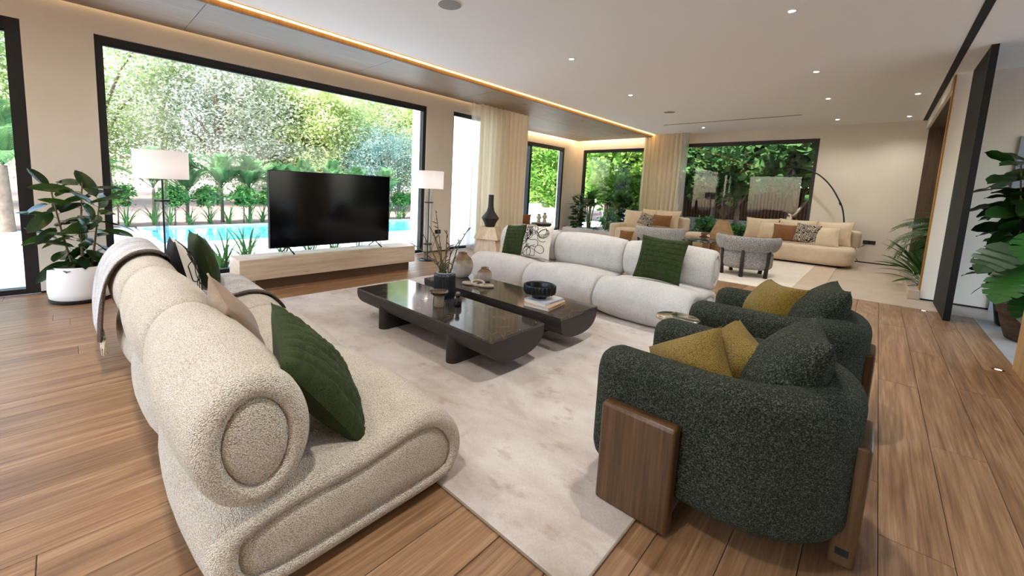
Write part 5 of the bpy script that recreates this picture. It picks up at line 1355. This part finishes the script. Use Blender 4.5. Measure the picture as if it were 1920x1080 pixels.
# patio beyond the recess door
og = thing('outdoor_sofa', 'white woven outdoor sofa on the patio beyond the glass door', 'sofa', (-10.6, 14.7, -.05))
wv_m = plain('white_weave', lin(236, 236, 232), .8)
MB().loft(rounded(rrect(-11.2, 13.75, -10.35, 15.5, .12), .18, .40, .07)).build('seat', wv_m, og, True)
MB().loft(rounded(rrect(-11.35, 13.7, -11.15, 15.6, .08), .30, .80, .06)).build('backrest', wv_m, og, True)
for y in (13.72, 15.53): MB().loft(rounded(rrect(-11.3, y - .06, -10.4, y + .06, .05), .25, .62, .05)).build('arm', wv_m, og, True)
for x, y in ((-11.2, 13.8), (-11.2, 15.45), (-10.45, 13.8), (-10.45, 15.45)): MB().tube([(x, y, -.05), (x, y, .25)], .025, 8).build('leg', plain('teak', lin(190, 160, 120), .7), og, True)
for i, (b, h, R, k) in enumerate((((-13.5, 18.5, -.1), 4.6, (1.9, 1.9, 2.2), 4), ((-17, 21.5, -.1), 7, (2.8, 2.8, 3.4), 4), ((-15.2, 23.5, -.1), 8, (3, 3, 3.8), 1), ((-11.8, 20.5, -.1), 6.5, (2.2, 2.2, 3.0), 4))):
    tree(['fresh green tree right behind the outdoor sofa', 'green tree beyond the patio to the left', 'tall yellow-green tree beyond the patio', 'green tree at the patio corner'][i], b, h, R, TM[k], 500 + i, 170, 75, .10, group='patio trees')
# back garden behind the far windows
lw = thing('garden_low_wall', 'low pale wall carrying the slat fence behind the far window', 'wall', (-3, 17.4, -.03))
box('block', plain('pale_render', lin(196, 206, 208), .9), (-9, 17.3, -.03, 6, 17.5, .62), lw)
fn_ = thing('slat_fence', 'brown vertical slat fence behind the far windows', 'fence', (-3, 17.4, .62))
sl_m = wood('fence_slat', lin(78, 54, 40), lin(112, 78, 58), lin(140, 102, 78), 'Z', 1, .8, True, .2)
slm = bpy.data.meshes.new('slat'); _b = MB().box(-.032, -.012, 0, .032, .012, 1.25); slm.from_pydata(_b.v, [], _b.f); slm.materials.append(sl_m)
for i in range(150): put('slat', slm, fn_, Matrix.Translation((-5.95 + i * .10, 0, .0)))
for z in (.7, 1.75): box('rail', sl_m, (-9, 17.415, z, 6, 17.45, z + .05), fn_)
box('gap_dark_sheet', plain('gap_dark', lin(58, 42, 34), .9), (-9, 17.46, .62, 6, 17.48, 1.85), fn_)  # dark sheet added behind the slats so the gaps read dark
for i, (b, h, R, k, ls) in enumerate((((-7.6, 15.9, -.05), 4.4, (1.5, 1.1, 1.9), 4, .10), ((-5.4, 16.3, -.05), 5.0, (1.6, 1.0, 2.0), 5, .11), ((-3.4, 15.9, -.05), 4.6, (1.8, 1.0, 1.5), 5, .12), ((-1.9, 16.2, -.05), 4.8, (1.6, 1.0, 1.5), 5, .12), ((-.3, 16.4, -.05), 5.0, (1.7, 1.0, 1.7), 4, .10),
        ((-9.2, 20.5, -.1), 7.5, (2.6, 2.2, 3.4), 1, .12), ((-5.6, 21, -.1), 7.5, (2.6, 2.2, 3.4), 4, .12), ((-1.8, 21, -.1), 6.5, (2.4, 2.0, 2.8), 4, .12), ((2.0, 21, -.1), 7, (2.4, 2.0, 3.2), 5, .12))):
    tree(['leafy tree outside the far left window', 'dark leafy tree between the two far windows', 'dark broad-leaved tree at the left of the far right window', 'dark broad-leaved tree in the middle of the far right window', 'feathery tree at the right of the far right window', 'yellow-green tree behind the fence at the left', 'green tree behind the fence in the middle', 'green tree behind the fence to the right', 'dark tree behind the fence far right'][i], b, h, R, TM[k], 600 + i, 120, 60, ls, group='trees behind the far windows', tr=.10, asp=.75)
for i, x in enumerate((-7.4, -6.5, -5.0, -4.1, -3.2, -2.4, -1.7)):
    rng = np.random.default_rng(700 + i)
    o = thing('garden_bush', order[i] + ' low bush from the left outside the far windows', 'bush', (x, 15.0 + .3 * (i % 2), -.03), 0, 'low bushes outside the far windows')
    np_mesh('foliage', *foliage_quads((0, 0, .38), (.45, .35, .36), 40, 26, .07, rng, aspect=.5, shell=.2), sh_l, o)
    MB().tube([(0, 0, 0), (0, 0, .3)], .02, 6).build('stem', M['trunk'], o, True, local=True)
# unseen gravel around the house, added and toned to tune bounced daylight
M['bounce_gravel'] = plain('side_bounce_gravel', lin(128, 128, 126), .95, .15, 30)
slab('ground_rear_bounce', (-14, -30, -.199, 30, -4.26, -.05), 'bounce_gravel'); slab('ground_right_bounce', (4.76, -4.25, -.199, 30, 40, -.05), 'bounce_gravel')
